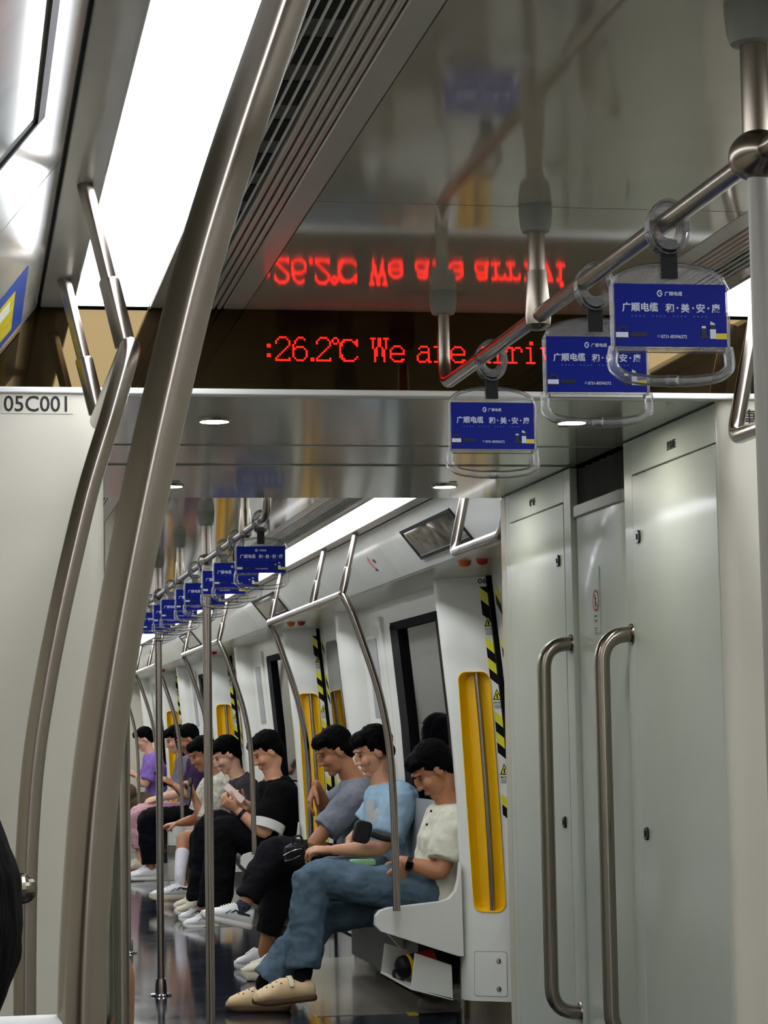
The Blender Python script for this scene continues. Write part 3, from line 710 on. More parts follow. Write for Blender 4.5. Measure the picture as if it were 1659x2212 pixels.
for i, (y, dx, lab) in enumerate(hang):
    o = H0 if i == 0 else copy_tree(H0)
    o.location = (XC + 0.004 + dx, y, ZR); o.rotation_euler = (0, 0, random.uniform(-0.05, 0.05)); o['label'] = lab

# ------------------------------------------------------------------ right side of the far car: door pillars, windows, doors, benches
PITCH = 4.85
def lean(z):
    """how far the car side bulges outward below the header"""
    k = [(0, .088), (.6, .094), (.9, .087), (1.26, .064), (1.9, 0.0), (2.2, 0.0)]
    for (a, p), (b, q) in zip(k, k[1:]):
        if z <= b: return p + (q - p) * (z - a) / (b - a)
    return 0.0
LEV = [0.6, 0.75, 0.9, 1.08, 1.26, 1.42, 1.58, 1.74]
def zslab(poly, z0, z1):
    """vertical slab with the lean of the car side; poly in plan"""
    zs = [z0] + [z for z in LEV if z0 + 0.01 < z < z1 - 0.01] + [z1]
    mb = MB(); mb.rings([[(x + lean(z), y, z) for x, y in poly] for z in zs]); return mb
FA = Vector((2.03, 9.743)); FU = Vector((0.831, -0.557)).normalized(); FN = Vector((FU.y, -FU.x)) * 1.0
if FN.y > 0: FN = -FN
def face(u, z, w, oy=0.0):
    """point on the oblique pillar face: u along it, w outwards"""
    return Vector((FA.x + FU.x * u + FN.x * w + lean(z), FA.y + oy + FU.y * u + FN.y * w, z))

def build_pillar(oy, label, number):
    t = thing('door_pillar', (2.12, 9.8 + oy, 0), label, 'pillar')
    poly = [(2.245, 9.604 + oy)]
    B = FA + FU * 0.2335
    poly = [(B.x + 0.06, B.y + oy - 0.005), (B.x, B.y + oy)]
    a = FA + FU * 0.05; poly.append((a.x, a.y + oy))
    for k in range(1, 6):
        s = k / 6; p = (FA + FU * 0.05) * (1 - s) ** 2 + FA * (2 * s * (1 - s)) + Vector((2.022, 9.80)) * s * s; poly.append((p.x, p.y + oy))
    poly += [(2.022, 9.81 + oy), (2.03, 9.86 + oy), (2.06, 9.92 + oy), (2.14, 9.96 + oy), (2.34, 9.96 + oy), (2.34, 9.62 + oy)]
    body = zslab(poly, 0.075, 1.885)
    # cut the grab recess out of the oblique face
    uc, zc, W, H = 0.112, 0.965, 0.150, 1.03
    shape = rrect(W, H, 0.04, 6)
    def loop(k, w): return [face(uc + a * k, zc + b * (1 - (1 - k) * W / H), w, oy) for a, b in shape]
    o = make('body', body, M_WHITE, t, smooth=35)
    cut = MB(); cut.rings([loop(0.985, 0.03), loop(0.985, -0.058)])
    co = make('cutter', cut, M_WHITE, t, smooth=0)
    bo = o.modifiers.new('recess', 'BOOLEAN'); bo.operation = 'DIFFERENCE'; bo.object = co; bo.solver = 'EXACT'
    dg = bpy.context.evaluated_depsgraph_get(); me = bpy.data.meshes.new_from_object(o.evaluated_get(dg)); o.modifiers.clear(); o.data = me
    me.set_sharp_from_angle(angle=radians(35))
    bpy.data.objects.remove(co)
    tr = MB(); tr.rings([loop(1.0, -0.002), loop(1.0, 0.004), loop(0.965, 0.005), loop(0.94, 0.001), loop(0.92, -0.012), loop(0.88, -0.044), loop(0.80, -0.054)], cap=False)
    tr.add(loop(0.80, -0.054), [tuple(range(len(shape)))])
    y = make('grab_recess', tr, M_YELLOW, t, smooth=60)
    path = [face(uc + 0.004, z, w, oy) for z, w in ((0.455, -0.024), (0.52, -0.020), (0.7, -0.010), (0.965, -0.004), (1.23, -0.010), (1.40, -0.020), (1.475, -0.026))]
    make('grab_bar', MB().tube(spline(path, 4), 0.0125, 16), M_STEEL, y, smooth=60)
    # kick plate, service hatch with two screws, number, hazard tape and caution stickers
    kp = MB(); kp.rings([[(x + lean(0) - 0.001 if i > 1 else x + lean(0), yy - 0.001, z) for i, (x, yy) in enumerate(poly)] for z in (0.0, 0.075)])
    make('kick_plate', kp, M_STEELD, t, smooth=35)
    def plate(u0, u1, z0, z1, w, mi=0, mb=None, r=0.012):
        mb = mb or MB(); n = 0
        pts = [face((u0 + u1) / 2 + a, (z0 + z1) / 2 + b, w, oy) for a, b in rrect(u1 - u0, z1 - z0, r)]
        mb.add(pts, [tuple(range(len(pts)))], mi); return mb
    h = plate(0.037, 0.188, 0.095, 0.285, 0.0008); make('hatch_seam', h, mat('hatch_seam_grey', (120, 120, 114), 0.6, var=0.05), t, smooth=0)
    h = make('hatch', plate(0.039, 0.186, 0.097, 0.283, 0.0016), M_WHITE, t, smooth=0)
    for z in (0.246, 0.128):
        c = face(0.15, z, 0.0012, oy); make('screw', MB().lathe([(0, 0), (0.0125, 0), (0.011, 0.004), (0.005, 0.0045), (0.004, 0.002), (0, 0.002)], c, (FN.x, FN.y, 0), n=16), M_CHROME, h)
    ux = Vector((FU.x, FU.y, 0))
    def flat(pts, w, mi, mb): mb.add([face(u, z, w, oy) for u, z in pts], [tuple(range(len(pts)))], mi)
    u0, u1 = 0.1855, 0.2325; sl = 0.040; hz = MB()
    def stripe(z, hgt, mi): # diagonal band falling to the right
        flat([(u0, z - hgt), (u1, z - hgt - sl), (u1, z - sl), (u0, z)], 0.0012, mi, hz)
    flat([(u0, 1.842), (u1, 1.842), (u1, 1.842 - sl)], 0.0012, 1, hz)
    stripe(1.842, 0.055, 0); stripe(1.787, 0.065, 1)
    for zz in (1.628, 1.538, 1.31, 1.22, 0.955): stripe(zz, 0.046, 0); stripe(zz - 0.046, 0.044, 1)
    make('hazard_tape', hz, [M_HAZY, M_HAZK], t, smooth=0)
    for z in (1.70, 1.385, 1.065):
        st = MB(); c = 0.209
        flat([(c - 0.021, z - 0.030), (c + 0.021, z - 0.030), (c, z + 0.018)], 0.0013, 1, st)
        flat([(c - 0.0145, z - 0.0262), (c + 0.0145, z - 0.0262), (c, z + 0.0095)], 0.0016, 0, st)
        flat([(c - 0.004, z - 0.024), (c + 0.002, z - 0.024), (c + 0.003, z - 0.004), (c - 0.003, z - 0.002)], 0.0019, 1, st)
        s2 = make('caution_sticker', st, [M_HAZY, M_HAZK], t, smooth=0)
        tx = put(MB(), text('当心夹手', 0.010, 0.012), face(c - 0.02, z - 0.045, 0.0014, oy), ux, AZ, width=0.040)
        for k in range(3): 
            zz = z - 0.054 - k * 0.006
            tx.add([face(u, q, 0.0014, oy) for u, q in ((c - 0.019, zz), (c + 0.019, zz), (c + 0.019, zz + 0.0022), (c - 0.019, zz + 0.0022))], [(0, 1, 2, 3)])
        make('caution_text', tx, M_INK, s2, smooth=0)
    if number:
        make('lettering', put(MB(), text(number, 0.032, 0.008), face(0.182, 1.856, 0.0012, oy), ux, AZ, width=0.04), M_INK, t, smooth=0)
    return t
PL = ['white door pillar with yellow grab recess and hazard tape, nearest, next to the right cabinets',
      'second white door pillar with yellow grab recess, behind the man in the grey shirt',
      'third white door pillar with yellow recess, beyond the second bench',
      'fourth white door pillar with yellow recess, far down the car']
for i in range(4): build_pillar(PITCH * i, PL[i], '06' if i == 0 else '')

def tri_sticker_red(o, y, z):
    return o
for i in range(4):
    oy = PITCH * i; sfx = ['first', 'second', 'third', 'last'][i]
    # side wall round the window and on to the next door, all with the lean of the car
    x0, x1 = 2.125, 2.17
    mb = zslab([(x0, 9.963 + oy), (x1, 9.963 + oy), (x1, 12.4 + oy), (x0, 12.4 + oy)], 0.0, 0.86)
    mb.merge(zslab([(x0, 9.963 + oy), (x1, 9.963 + oy), (x1, 12.4 + oy), (x0, 12.4 + oy)], 1.76, 1.89))
    mb.merge(zslab([(x0, 11.46 + oy), (x1, 11.46 + oy), (x1, 12.4 + oy), (x0, 12.4 + oy)], 0.86, 1.76))
    mb.merge(zslab([(x0, 9.963 + oy), (x1, 9.963 + oy), (x1, 10.3 + oy), (x0, 10.3 + oy)], 0.86, 1.76))
    struct(make('wall_right_bay', mb, M_WHITE, smooth=30))
    w = make('window_%d' % (i + 1), zslab([(x0 + 0.02, 10.28 + oy), (x0 + 0.03, 10.28 + oy), (x0 + 0.03, 11.48 + oy), (x0 + 0.02, 11.48 + oy)], 0.84, 1.78), M_GLASSD, smooth=0); struct(w)
    g = MB()
    for a, b, z0, z1 in ((10.28, 10.335, 0.86, 1.76), (11.27, 11.475, 0.86, 1.76), (10.3, 11.46, 0.84, 0.885), (10.3, 11.46, 1.735, 1.775)):
        g.merge(zslab([(x0 - 0.006, a + oy), (x0 + 0.022, a + oy), (x0 + 0.022, b + oy), (x0 - 0.006, b + oy)], z0, z1))
    make('gasket', g, M_RUBBER, w, smooth=0)
    # grey vertical insert and ribs on the panel beyond the window
    ins = thing('wall_insert', (2.125, 11.95 + oy, 1.1), 'narrow grey upright insert panel on the white wall after the %s window' % sfx, 'panel')
    make('plate', zslab([(x0 - 0.004, 11.92 + oy), (x0, 11.92 + oy), (x0, 12.18 + oy), (x0 - 0.004, 12.18 + oy)], 1.30, 1.72), M_GREYPL, ins, smooth=0, bevel=0.002)
    make('rib', zslab([(x0 - 0.012, 11.70 + oy), (x0, 11.69 + oy), (x0, 11.76 + oy), (x0 - 0.012, 11.75 + oy)], 0.9, 1.82), M_WHITE, ins, smooth=0, bevel=0.003)
    # jamb pillar at the near side of the next door
    jp = thing('door_jamb', (2.1, 12.5 + oy, 0), 'plain white rounded door jamb closing the %s bench bay' % sfx, 'pillar')
    pl = [(2.13, 12.36), (2.07, 12.40), (2.035, 12.47), (2.03, 12.52), (2.03, 12.62), (2.045, 12.68), (2.19, 12.80), (2.24, 12.80), (2.24, 12.36)]
    make('body', zslab([(a, b + oy) for a, b in pl], 0.075, 1.885), M_WHITE, jp, smooth=35)
    make('kick_plate', zslab([(a - 0.001, b + oy) for a, b in pl], 0.0, 0.075), M_STEELD, jp, smooth=35)
# doors: the first right behind the cabinets, then one after each bay
for i, (y0, y1) in enumerate(((7.0, 9.60), (12.82, 14.45), (17.67, 19.30), (22.52, 24.15))):
    d = make('door_%d' % (i + 1), zslab([(2.222, y0), (2.25, y0), (2.25, y1 - 0.05), (2.222, y1 - 0.05)], 0.01, 1.885), M_WHITE, smooth=0); struct(d)
    rb = zslab([(2.20, y1 - 0.052), (2.25, y1 - 0.052), (2.25, y1 + 0.02), (2.212, y1 + 0.02)], 0.01, 1.888)
    ym = (y0 + y1) / 2; rb.merge(zslab([(2.212, ym - 0.02), (2.25, ym - 0.02), (2.25, ym + 0.02), (2.212, ym + 0.02)], 0.01, 1.885))
    make('rubber_edge', rb, M_RUBBER, d, smooth=0)
    for a, b in ((y0 + 0.1, ym - 0.12), (ym + 0.12, y1 - 0.23)):
        pts = rrect(b - a, 0.86, 0.08, 5); mbw = MB()
        mbw.rings([[(2.222 - k + lean(1.36 + q), (a + b) / 2 + p, 1.36 + q) for p, q in pts] for k in (0.0, 0.003)]); make('pane', mbw, M_GLASSD, d, smooth=0)
    hz = MB(); ya, yb = y1 - 0.17, y1 - 0.09
    def hf(pts, mi): hz.add([(2.2205 + lean(z), y, z) for y, z in pts], [tuple(range(len(pts)))], mi)
    for z in (1.85, 1.628, 1.538, 1.31, 1.22, 0.955):
        hf([(yb, z), (yb, z - 0.046), (ya, z - 0.098), (ya, z - 0.052)], 0); hf([(yb, z - 0.046), (yb, z - 0.090), (ya, z - 0.142), (ya, z - 0.098)], 1)
    make('hazard_tape', hz, [M_HAZY, M_HAZK], d, smooth=0)
# closing wall of the near end of the right side and the plain left side of the far car
struct(make('wall_right_end_bay', zslab([(2.2, 6.54), (2.25, 6.54), (2.25, 7.0), (2.2, 7.0)], 0.0, 1.885), M_WHITE, smooth=0))
struct(make('wall_right_back_bay', zslab([(2.2, 26.9), (2.25, 26.9), (2.25, YEND), (2.2, YEND)], 0.0, 1.885), M_WHITE, smooth=0))
struct(make('wall_left_far', MB().box((-0.42, YF + 0.04, 0), (-0.38, YEND, 1.885)), M_WHITE, smooth=0))
for i in range(4):
    y0 = 9.9 + PITCH * i
    w = make('window_%d' % (i + 5), MB().box((-0.384, y0, 0.9), (-0.376, y0 + 1.5, 1.72)), M_GLASSD, smooth=0); struct(w)

# indicator lamps over each door
for i in range(4):
    y = 8.72 + (4.85 * i)
    for k, (x, yy, m, nm) in enumerate(((1.925, y, mat('orange_lamp', (214, 96, 40), 0.35, var=0.05), 'orange'), (1.975, y - 0.09, mat('red_lamp', (176, 24, 24), 0.3, var=0.05), 'red'))):
        o = make('door_lamp', MB().lathe([(0.0, 0.002), (0.026, 0.002), (0.026, 0.0), (0.022, -0.014), (0.012, -0.022), (0.0, -0.024)], (x, yy, 1.884), n=20), m)
        tag(o, '%s dome lamp under the header over the %s door' % (nm, ['first', 'second', 'third', 'fourth'][i]), 'lamp')

# benches with white end wings
def bench(oy, label, s=1):
    y0, y1 = 9.70 + oy, 12.22 + oy
    def X(x): return x if s > 0 else 2 * XC - x
    t = thing('bench', (X(2.0), (y0 + y1) / 2, 0), label, 'bench')
    wing = [(1.728, .405), (1.731, .443), (1.75, .466), (1.79, .477), (1.85, .482), (2.01, .496), (2.052, .508), (2.082, .54), (2.096, .59), (2.104, .66), (2.108, .66), (2.112, .262), (2.09, .262), (2.06, .272), (1.80, .362), (1.752, .378)]
    for y in (y0 + 0.10, y1):
        make('end_wing', MB().prism([(X(a), b) for a, b in wing], 'y', y - 0.04 if y > y1 - 1 else y - 0.055, y + 0.008 if y > y1 - 1 else y - 0.005), M_WHITE, t, smooth=30, bevel=0.014, segs=3, bevel_angle=30)
    front = [(1.80, .40), (1.79, .425), (1.805, .442), (1.86, .446), (1.95, .436), (2.05, .432), (2.085, .45)]
    back = [(2.12, .45), (2.155, .50), (2.175, .60), (2.180, .86), (2.185, .90), (2.198, .90), (2.205, .40)]
    m = mat('seat_shell_grey', (142, 143, 140), 0.35, var=0.04, coat=0.2)
    make('seat_shell', MB().prism([(X(a), b) for a, b in front + back], 'y', y0 + 0.272, y1 - 0.045), m, t, smooth=50)
    make('seat_end', MB().prism([(X(a), b) for a, b in front + [(2.10, .45), (2.10, .40)]], 'y', y0 + 0.098, y0 + 0.271), m, t, smooth=50)
    make('under_box', MB().box((min(X(2.02), X(2.18)), y0 + 0.6, 0.06), (max(X(2.02), X(2.18)), y1 - 0.1, 0.40)), mat('heater_box', (58, 57, 54), 0.5, var=0.08), t, smooth=0)
    for y in (y0 + 0.95, y1 - 0.35):
        make('leg_bracket', MB().prism([(X(a), b) for a, b in ((1.86, .40), (2.19, .40), (2.19, .02), (2.10, .02), (2.04, .18), (1.88, .36))], 'y', y, y + 0.03), M_WHITE, t, smooth=0, bevel=0.004)
    return t
BL = ['first bench on the right with white end wing, three people seated on it', 'second bench on the right, its white wing tip showing past the black trousers',
      'third bench on the right, wing tip showing beside the bare knees', 'last bench on the right by the far end of the car']
for i in range(4): bench(PITCH * i, BL[i])
for i in range(3): bench(PITCH * i, ['first', 'second', 'third'][i] + ' bench on the left side of the far car, out of sight', -1)
o = thing('bench', (0, -0.2, 0), 'bench of the near car on the left where the neighbour sits', 'bench')
make('seat_shell', MB().prism([(0.04, .40), (0.05, .425), (0.035, .442), (-0.02, .446), (-0.2, .432), (-0.26, .45), (-0.29, .50), (-0.33, .86), (-0.40, .90), (-0.40, .40)], 'y', -2.2, 1.75), MATS['seat_shell_grey'], o, smooth=50)
make('end_wing', MB().prism([(0.079, .405), (0.06, .466), (-0.18, .492), (-0.25, .54), (-0.275, .92), (-0.40, .92), (-0.40, .262), (-0.2, .262), (0.06, .378)], 'y', 1.76, 1.81), M_WHITE, o, smooth=30, bevel=0.014, segs=3)
make('leg_bracket', MB().box((-0.38, -1.0, 0.0), (-0.05, -0.96, 0.42)), M_WHITE, o, smooth=0)
make('leg_bracket', MB().box((-0.38, 1.2, 0.0), (-0.05, 1.24, 0.42)), M_WHITE, o, smooth=0)

# white holder with the fire extinguisher under the first bench
def WP(px, py, Y): return at(px, py, Y)
t = thing('extinguisher_holder', (1.95, 9.95, 0.09), 'white folded bracket hanging under the first bench wing', 'bracket')
f = [WP(896, 2058, 9.83), WP(976, 2085, 9.83), WP(979, 2161, 9.83), WP(888, 2135, 9.83)]
mb = MB(); mb.rings([f, [p + Vector((0, 0.012, 0)) for p in f]]); make('front_plate', mb, M_WHITE, t, smooth=0, bevel=0.003)
g = [WP(830, 2038, 9.95), WP(896, 2058, 10.02), WP(888, 2138, 10.02), WP(822, 2102, 9.95)]
mb = MB(); mb.rings([g, [p + Vector((0.006, 0.012, 0)) for p in g]]); make('back_plate', mb, M_WHITE, t, smooth=0, bevel=0.003)
mb = MB(); fl = [WP(822, 2102, 9.95), WP(888, 2138, 9.83), WP(979, 2161, 9.83), WP(985, 2158, 10.1)]; mb.rings([fl, [p + Vector((0, 0, 0.008)) for p in fl]]); make('floor_plate', mb, M_WHITE, t, smooth=0)
c = WP(874, 2088, 9.93)
t = thing('fire_extinguisher', c, 'dark fire extinguisher with red and yellow marks in the white bracket under the bench', 'extinguisher')
ax = Vector((0.95, 0.25, 0.12)).normalized()
make('cylinder', MB().lathe([(0, -0.02), (0.03, -0.015), (0.047, 0.0), (0.05, 0.02), (0.05, 0.26), (0.042, 0.29), (0.0, 0.30)], c - ax * 0.02, ax, n=24), M_BLACK, t)
make('red_band', MB().lathe([(0.0505, 0.07), (0.0512, 0.075), (0.0512, 0.15), (0.0505, 0.155)], c - ax * 0.02, ax, n=24), M_RED, t)
make('yellow_band', MB().lathe([(0.0502, 0.028), (0.051, 0.03), (0.051, 0.042), (0.0502, 0.044)], c - ax * 0.02, ax, n=24), M_YELLOW, t)
make('nozzle', MB().tube(spline([c + ax * -0.03, c + Vector((-0.05, -0.01, -0.02)), c + Vector((-0.045, -0.02, -0.05)), c + Vector((-0.01, -0.03, -0.055))], 4), 0.007, 10), M_BLACK, t)

# framed pictures and small signs on the sloping side panels
def picture_material():
    m = bpy.data.materials.new('dim_picture'); m.use_nodes = True; nt = m.node_tree; b = nt.nodes['Principled BSDF']; N = nt.nodes.new; L = nt.links.new
    tc = N('ShaderNodeTexCoord'); n = N('ShaderNodeTexNoise'); n.inputs['Scale'].default_value = 14; n.inputs['Detail'].default_value = 5; L(tc.outputs['Object'], n.inputs[0])
    r = N('ShaderNodeValToRGB'); r.color_ramp.elements[0].color = (*lin((30, 27, 24)), 1); r.color_ramp.elements[1].color = (*lin((128, 122, 108)), 1)
    r.color_ramp.elements[0].position = 0.4; r.color_ramp.elements[1].position = 0.66
    e = r.color_ramp.elements.new(0.56); e.color = (*lin((92, 84, 62)), 1)
    L(n.outputs[0], r.inputs[0]); L(r.outputs[0], b.inputs['Base Color']); b.inputs['Roughness'].default_value = 0.08; b.inputs['Coat Weight'].default_value = 0.5
    return m
M_PIC = picture_material()
def panel_frame(s, y0, y1, t0, t1, label, m=M_PIC, frame=M_BLACK):
    c = on_panel(s, (t0 + t1) / 2, (y0 + y1) / 2)
    t = thing('picture_frame', c, label, 'picture')
    def quad(mb, a, b, p, q, o0, o1): mb.rings([[on_panel(s, *k) for k in ((p, a, o0), (q, a, o0), (q, b, o0), (p, b, o0))], [on_panel(s, *k) for k in ((p, a, o1), (q, a, o1), (q, b, o1), (p, b, o1))]])
    mb = MB(); quad(mb, y0, y1, t0, t1, 0.0, 0.004); make('picture_sheet', mb, m, t, smooth=0)
    mb = MB(); w = 0.007; v = 0.03
    for a, b, p, q in ((y0 - w, y0 + w, t0 - v, t1 + v), (y1 - w, y1 + w, t0 - v, t1 + v), (y0, y1, t0 - v, t0 + v), (y0, y1, t1 - v, t1 + v)): quad(mb, a, b, p, q, 0.0, 0.008)
    make('border', mb, frame, t, smooth=0); return t
panel_frame(1, 8.12, 9.06, 0.27, 0.80, 'dark glossy picture panel over the first far door, behind the U-shaped rail')
panel_frame(1, 12.95, 13.92, 0.27, 0.80, 'dark picture panel over the second door, behind the wall rail posts')
panel_frame(1, 17.8, 18.77, 0.27, 0.80, 'small dark picture panel over the third door, far down the car')
panel_frame(-1, 1.2, 2.88, 0.34, 1.0, 'glossy pale picture frame at the top left corner of the picture', mat('pale_picture', (205, 208, 206), 0.06, var=0.08, coat=0.6), M_BLACK)
t = thing('poster', on_panel(-1, 0.5, 4.1), 'blue poster with yellow and white blocks on the left side panel, left edge', 'poster')
def pq(a, b, p, q, o): 
    mb = MB(); mb.rings([[on_panel(-1, *k) for k in ((p, a, o - 0.001), (q, a, o - 0.001), (q, b, o - 0.001), (p, b, o - 0.001))], [on_panel(-1, *k) for k in ((p, a, o), (q, a, o), (q, b, o), (p, b, o))]]); return mb
make('sheet', pq(3.93, 4.48, 0.22, 0.98, 0.0015), mat('poster_blue', (36, 84, 178), 0.3, var=0.06), t, smooth=0)
make('yellow_block', pq(4.02, 4.40, 0.36, 0.9, 0.0022), mat('poster_yellow', (226, 206, 40), 0.35, var=0.2, vscale=20), t, smooth=0)
make('white_block', pq(4.06, 4.16, 0.42, 0.9, 0.0028), M_PAPER, t, smooth=0)
t = thing('warning_sticker', on_panel(1, 0.55, 10.0), 'small red pictogram sticker on the side panel left of the first dark picture', 'sticker')
def sq(a, b, p, q, o, mb): mb.rings([[on_panel(1, *k) for k in ((p, a, o - 0.0008), (q, a, o - 0.0008), (q, b, o - 0.0008), (p, b, o - 0.0008))], [on_panel(1, *k) for k in ((p, a, o), (q, a, o), (q, b, o), (p, b, o))]])
mb = MB(); sq(9.995, 10.02, 0.42, 0.50, 0.0012, mb); sq(10.0, 10.012, 0.50, 0.70, 0.0012, mb); sq(10.03, 10.045, 0.46, 0.66, 0.0012, mb); make('red_mark', mb, M_RED, t, smooth=0)
mb = MB(); sq(9.905, 9.945, 0.50, 0.58, 0.0012, mb); sq(9.985, 10.03, 0.68, 0.74, 0.0014, mb); make('black_mark', mb, M_INK, t, smooth=0)
mb = MB(); sq(9.87, 9.955, 0.70, 0.72, 0.0012, mb); sq(9.88, 9.95, 0.75, 0.765, 0.0012, mb); make('small_print', mb, M_GREYPL, t, smooth=0)
o = make('sign_plate', MB().box((1.52, YEND - 0.03, 1.46), (1.72, YEND - 0.01, 1.60)), mat('dark_red_sign', (120, 30, 36), 0.5, var=0.06), smooth=0, bevel=0.004)
tag(o, 'small dark red plate on the far end wall', 'sign')

# ------------------------------------------------------------------ people
SKIN = mat('skin_warm', (205, 150, 116), 0.5, var=0.08, vscale=14, bump=0.05, bscale=200)
SKIN_T = mat('skin_tan', (172, 118, 82), 0.5, var=0.08, vscale=14, bump=0.05, bscale=200)
SKIN_P = mat('skin_pale', (222, 172, 144), 0.5, var=0.08, vscale=14, bump=0.05, bscale=200)
HAIR = mat('black_hair', (5, 4, 4), 0.75, spec=0.06, var=0.3, vscale=60, bump=0.5, bscale=130, stretch=(1, 1, 0.25))
EYE_M = mat('eye_dark', (40, 28, 22), 0.2, var=0.05)
def cloth(name, rgb, rough=0.9, var=0.10, vs=18, bump=0.35, bs=26, **k): return mat(name, rgb, rough, var=var, vscale=vs, bump=bump, bscale=bs, spec=0.12, **k)
SOCK_K = cloth('black_sock', (16, 16, 18))
SOLE_W = mat('white_sole', (226, 224, 214), 0.5, var=0.04)
SHOE_W = mat('white_shoe', (222, 222, 220), 0.55, var=0.05, bump=0.1, bscale=120)
SHOE_CR = mat('cream_shoe', (214, 204, 178), 0.6, var=0.06, bump=0.1, bscale=120)
CLOG = mat('tan_clog', (214, 186, 142), 0.55, var=0.06, vscale=20, bump=0.05)
SHOE_K = mat('dark_shoe', (26, 26, 28), 0.55, var=0.1)

def fuse(name, mb, m, parent, voxel=0.006, it=4, disp=0.0, dsize=0.06, lab=None):
    """weld overlapping closed pieces into one continuous skin"""
    me = bpy.data.meshes.new(name); off = wpos(parent); me.from_pydata([tuple(p - off) for p in mb.v], [], mb.f); me.update()
    bm = bmesh.new(); bm.from_mesh(me); bmesh.ops.recalc_face_normals(bm, faces=bm.faces); bm.to_mesh(me); bm.free()
    o = bpy.data.objects.new(name, me); COL.objects.link(o)
    r = o.modifiers.new('weld', 'REMESH'); r.mode = 'VOXEL'; r.voxel_size = voxel; r.adaptivity = 0
    s = o.modifiers.new('ease', 'SMOOTH'); s.factor = 0.5; s.iterations = it
    if disp:
        tx = bpy.data.textures.new('folds', 'CLOUDS'); tx.noise_scale = dsize; tx.noise_depth = 2
        d = o.modifiers.new('folds', 'DISPLACE'); d.texture = tx; d.strength = disp; d.mid_level = 0.5; d.texture_coords = 'LOCAL'
        s2 = o.modifiers.new('ease2', 'SMOOTH'); s2.factor = 0.5; s2.iterations = 1
    dg = bpy.context.evaluated_depsgraph_get(); m2 = bpy.data.meshes.new_from_object(o.evaluated_get(dg)); m2.name = name
    bpy.data.objects.remove(o); bpy.data.meshes.remove(me)
    m2.materials.clear(); m2.polygons.foreach_set('use_smooth', [True] * len(m2.polygons))
    m2.polygons.foreach_set('material_index', [0] * len(m2.polygons))
    r = link_mesh(name, m2, m, parent)
    if lab: r['label'] = lab
    return r

def limb(mb, pts, rs, n=14, end=True):
    pts = [Vector(p) for p in pts]
    path = [pts[0]]; rr = [rs[0]]
    for i in range(len(pts) - 1):
        for k in range(1, 7):
            t = k / 6; path.append(pts[i].lerp(pts[i + 1], t)); rr.append(rs[i] * (1 - t) + rs[i + 1] * t)
    # ease corners
    for _ in range(2):
        q = [path[0]] + [(path[i - 1] + path[i] * 2 + path[i + 1]) / 4 for i in range(1, len(path) - 1)] + [path[-1]]; path = q
    mb.tube(path, rr, n); mb.ball(path[0], rr[0] * 0.99, 12)
    if end: mb.ball(path[-1], rr[-1] * 0.99, 12)
    return mb

def hand(mb, w, d, n, curl=0.5, k=1.0, thumb=1, spread=0.0):
    """palm, four bent fingers of different length and a thumb; d fingers, n palm side"""
    w = Vector(w); d = Vector(d).normalized(); n = Vector(n); n = (n - d * n.dot(d)).normalized(); s = d.cross(n) * thumb
    mb.loft([(w + d * t * k, s * (a * k), n * (b * k)) for t, a, b in ((-0.012, .022, .017), (0.012, .026, .017), (0.04, .036, .016), (0.07, .041, .0145), (0.092, .040, .012))], 16)
    for i, (o, ln) in enumerate(((0.0315, .068), (0.0105, .076), (-0.0105, .071), (-0.031, .056))):
        p = w + d * (0.086 - abs(o) * 0.15) * k + s * o * k; pts = [p - d * 0.02 * k, p]; ang = curl * 0.55; c = curl * (1 + 0.12 * i)
        sp = s * (o * spread)
        for seg in (0.45, 0.32, 0.26):
            dd = (d * cos(ang) + n * sin(ang) + sp).normalized(); p = p + dd * (ln * seg * k * 1.05); pts.append(p); ang += c * 0.8
        limb(mb, pts, [0.0092 * k, 0.009 * k, 0.0085 * k, 0.0078 * k, 0.0066 * k], 10)
    p = w + d * 0.022 * k + s * 0.026 * k; a = (d * 0.62 + s * 0.62 + n * 0.35).normalized(); b = (d * 0.85 + s * 0.2 + n * 0.45).normalized()
    limb(mb, [p - a * 0.01, p + a * 0.038 * k, p + a * 0.038 * k + b * 0.03 * k, p + a * 0.04 * k + b * 0.052 * k], [0.013 * k, 0.0115 * k, 0.010 * k, 0.0075 * k], 10)

def head(mb, c, f, u, k=1.0):
    c = Vector(c); f = Vector(f).normalized(); u = Vector(u); u = (u - f * u.dot(f)).normalized(); s = u.cross(f)
    def B(a, b, e, r): mb.ball(c + s * (a * k) + f * (b * k) + u * (e * k), tuple(q * k for q in r), 18, 0, (s, f, u))
    B(0, -0.012, 0.028, (.074, .093, .088)); B(0, 0.022, -0.035, (.058, .066, .078)); B(0, 0.058, -0.098, (.026, .026, .02)); B(0, 0.02, -0.075, (.05, .06, .04))
    for q in (-1, 1):
        B(q * .034, .062, -.03, (.026, .024, .028)); B(q * .074, -.006, -.008, (.009, .022, .032)); B(q * .03, .078, .028, (.026, .014, .009)); B(q * .014, .088, -.036, (.009, .011, .008))
    B(0, .092, -.012, (.011, .016, .03)); B(0, .102, -.032, (.0125, .0125, .011)); B(0, .083, -.062, (.022, .012, .006)); B(0, .082, -.073, (.018, .012, .007))
    return c, f, u, s
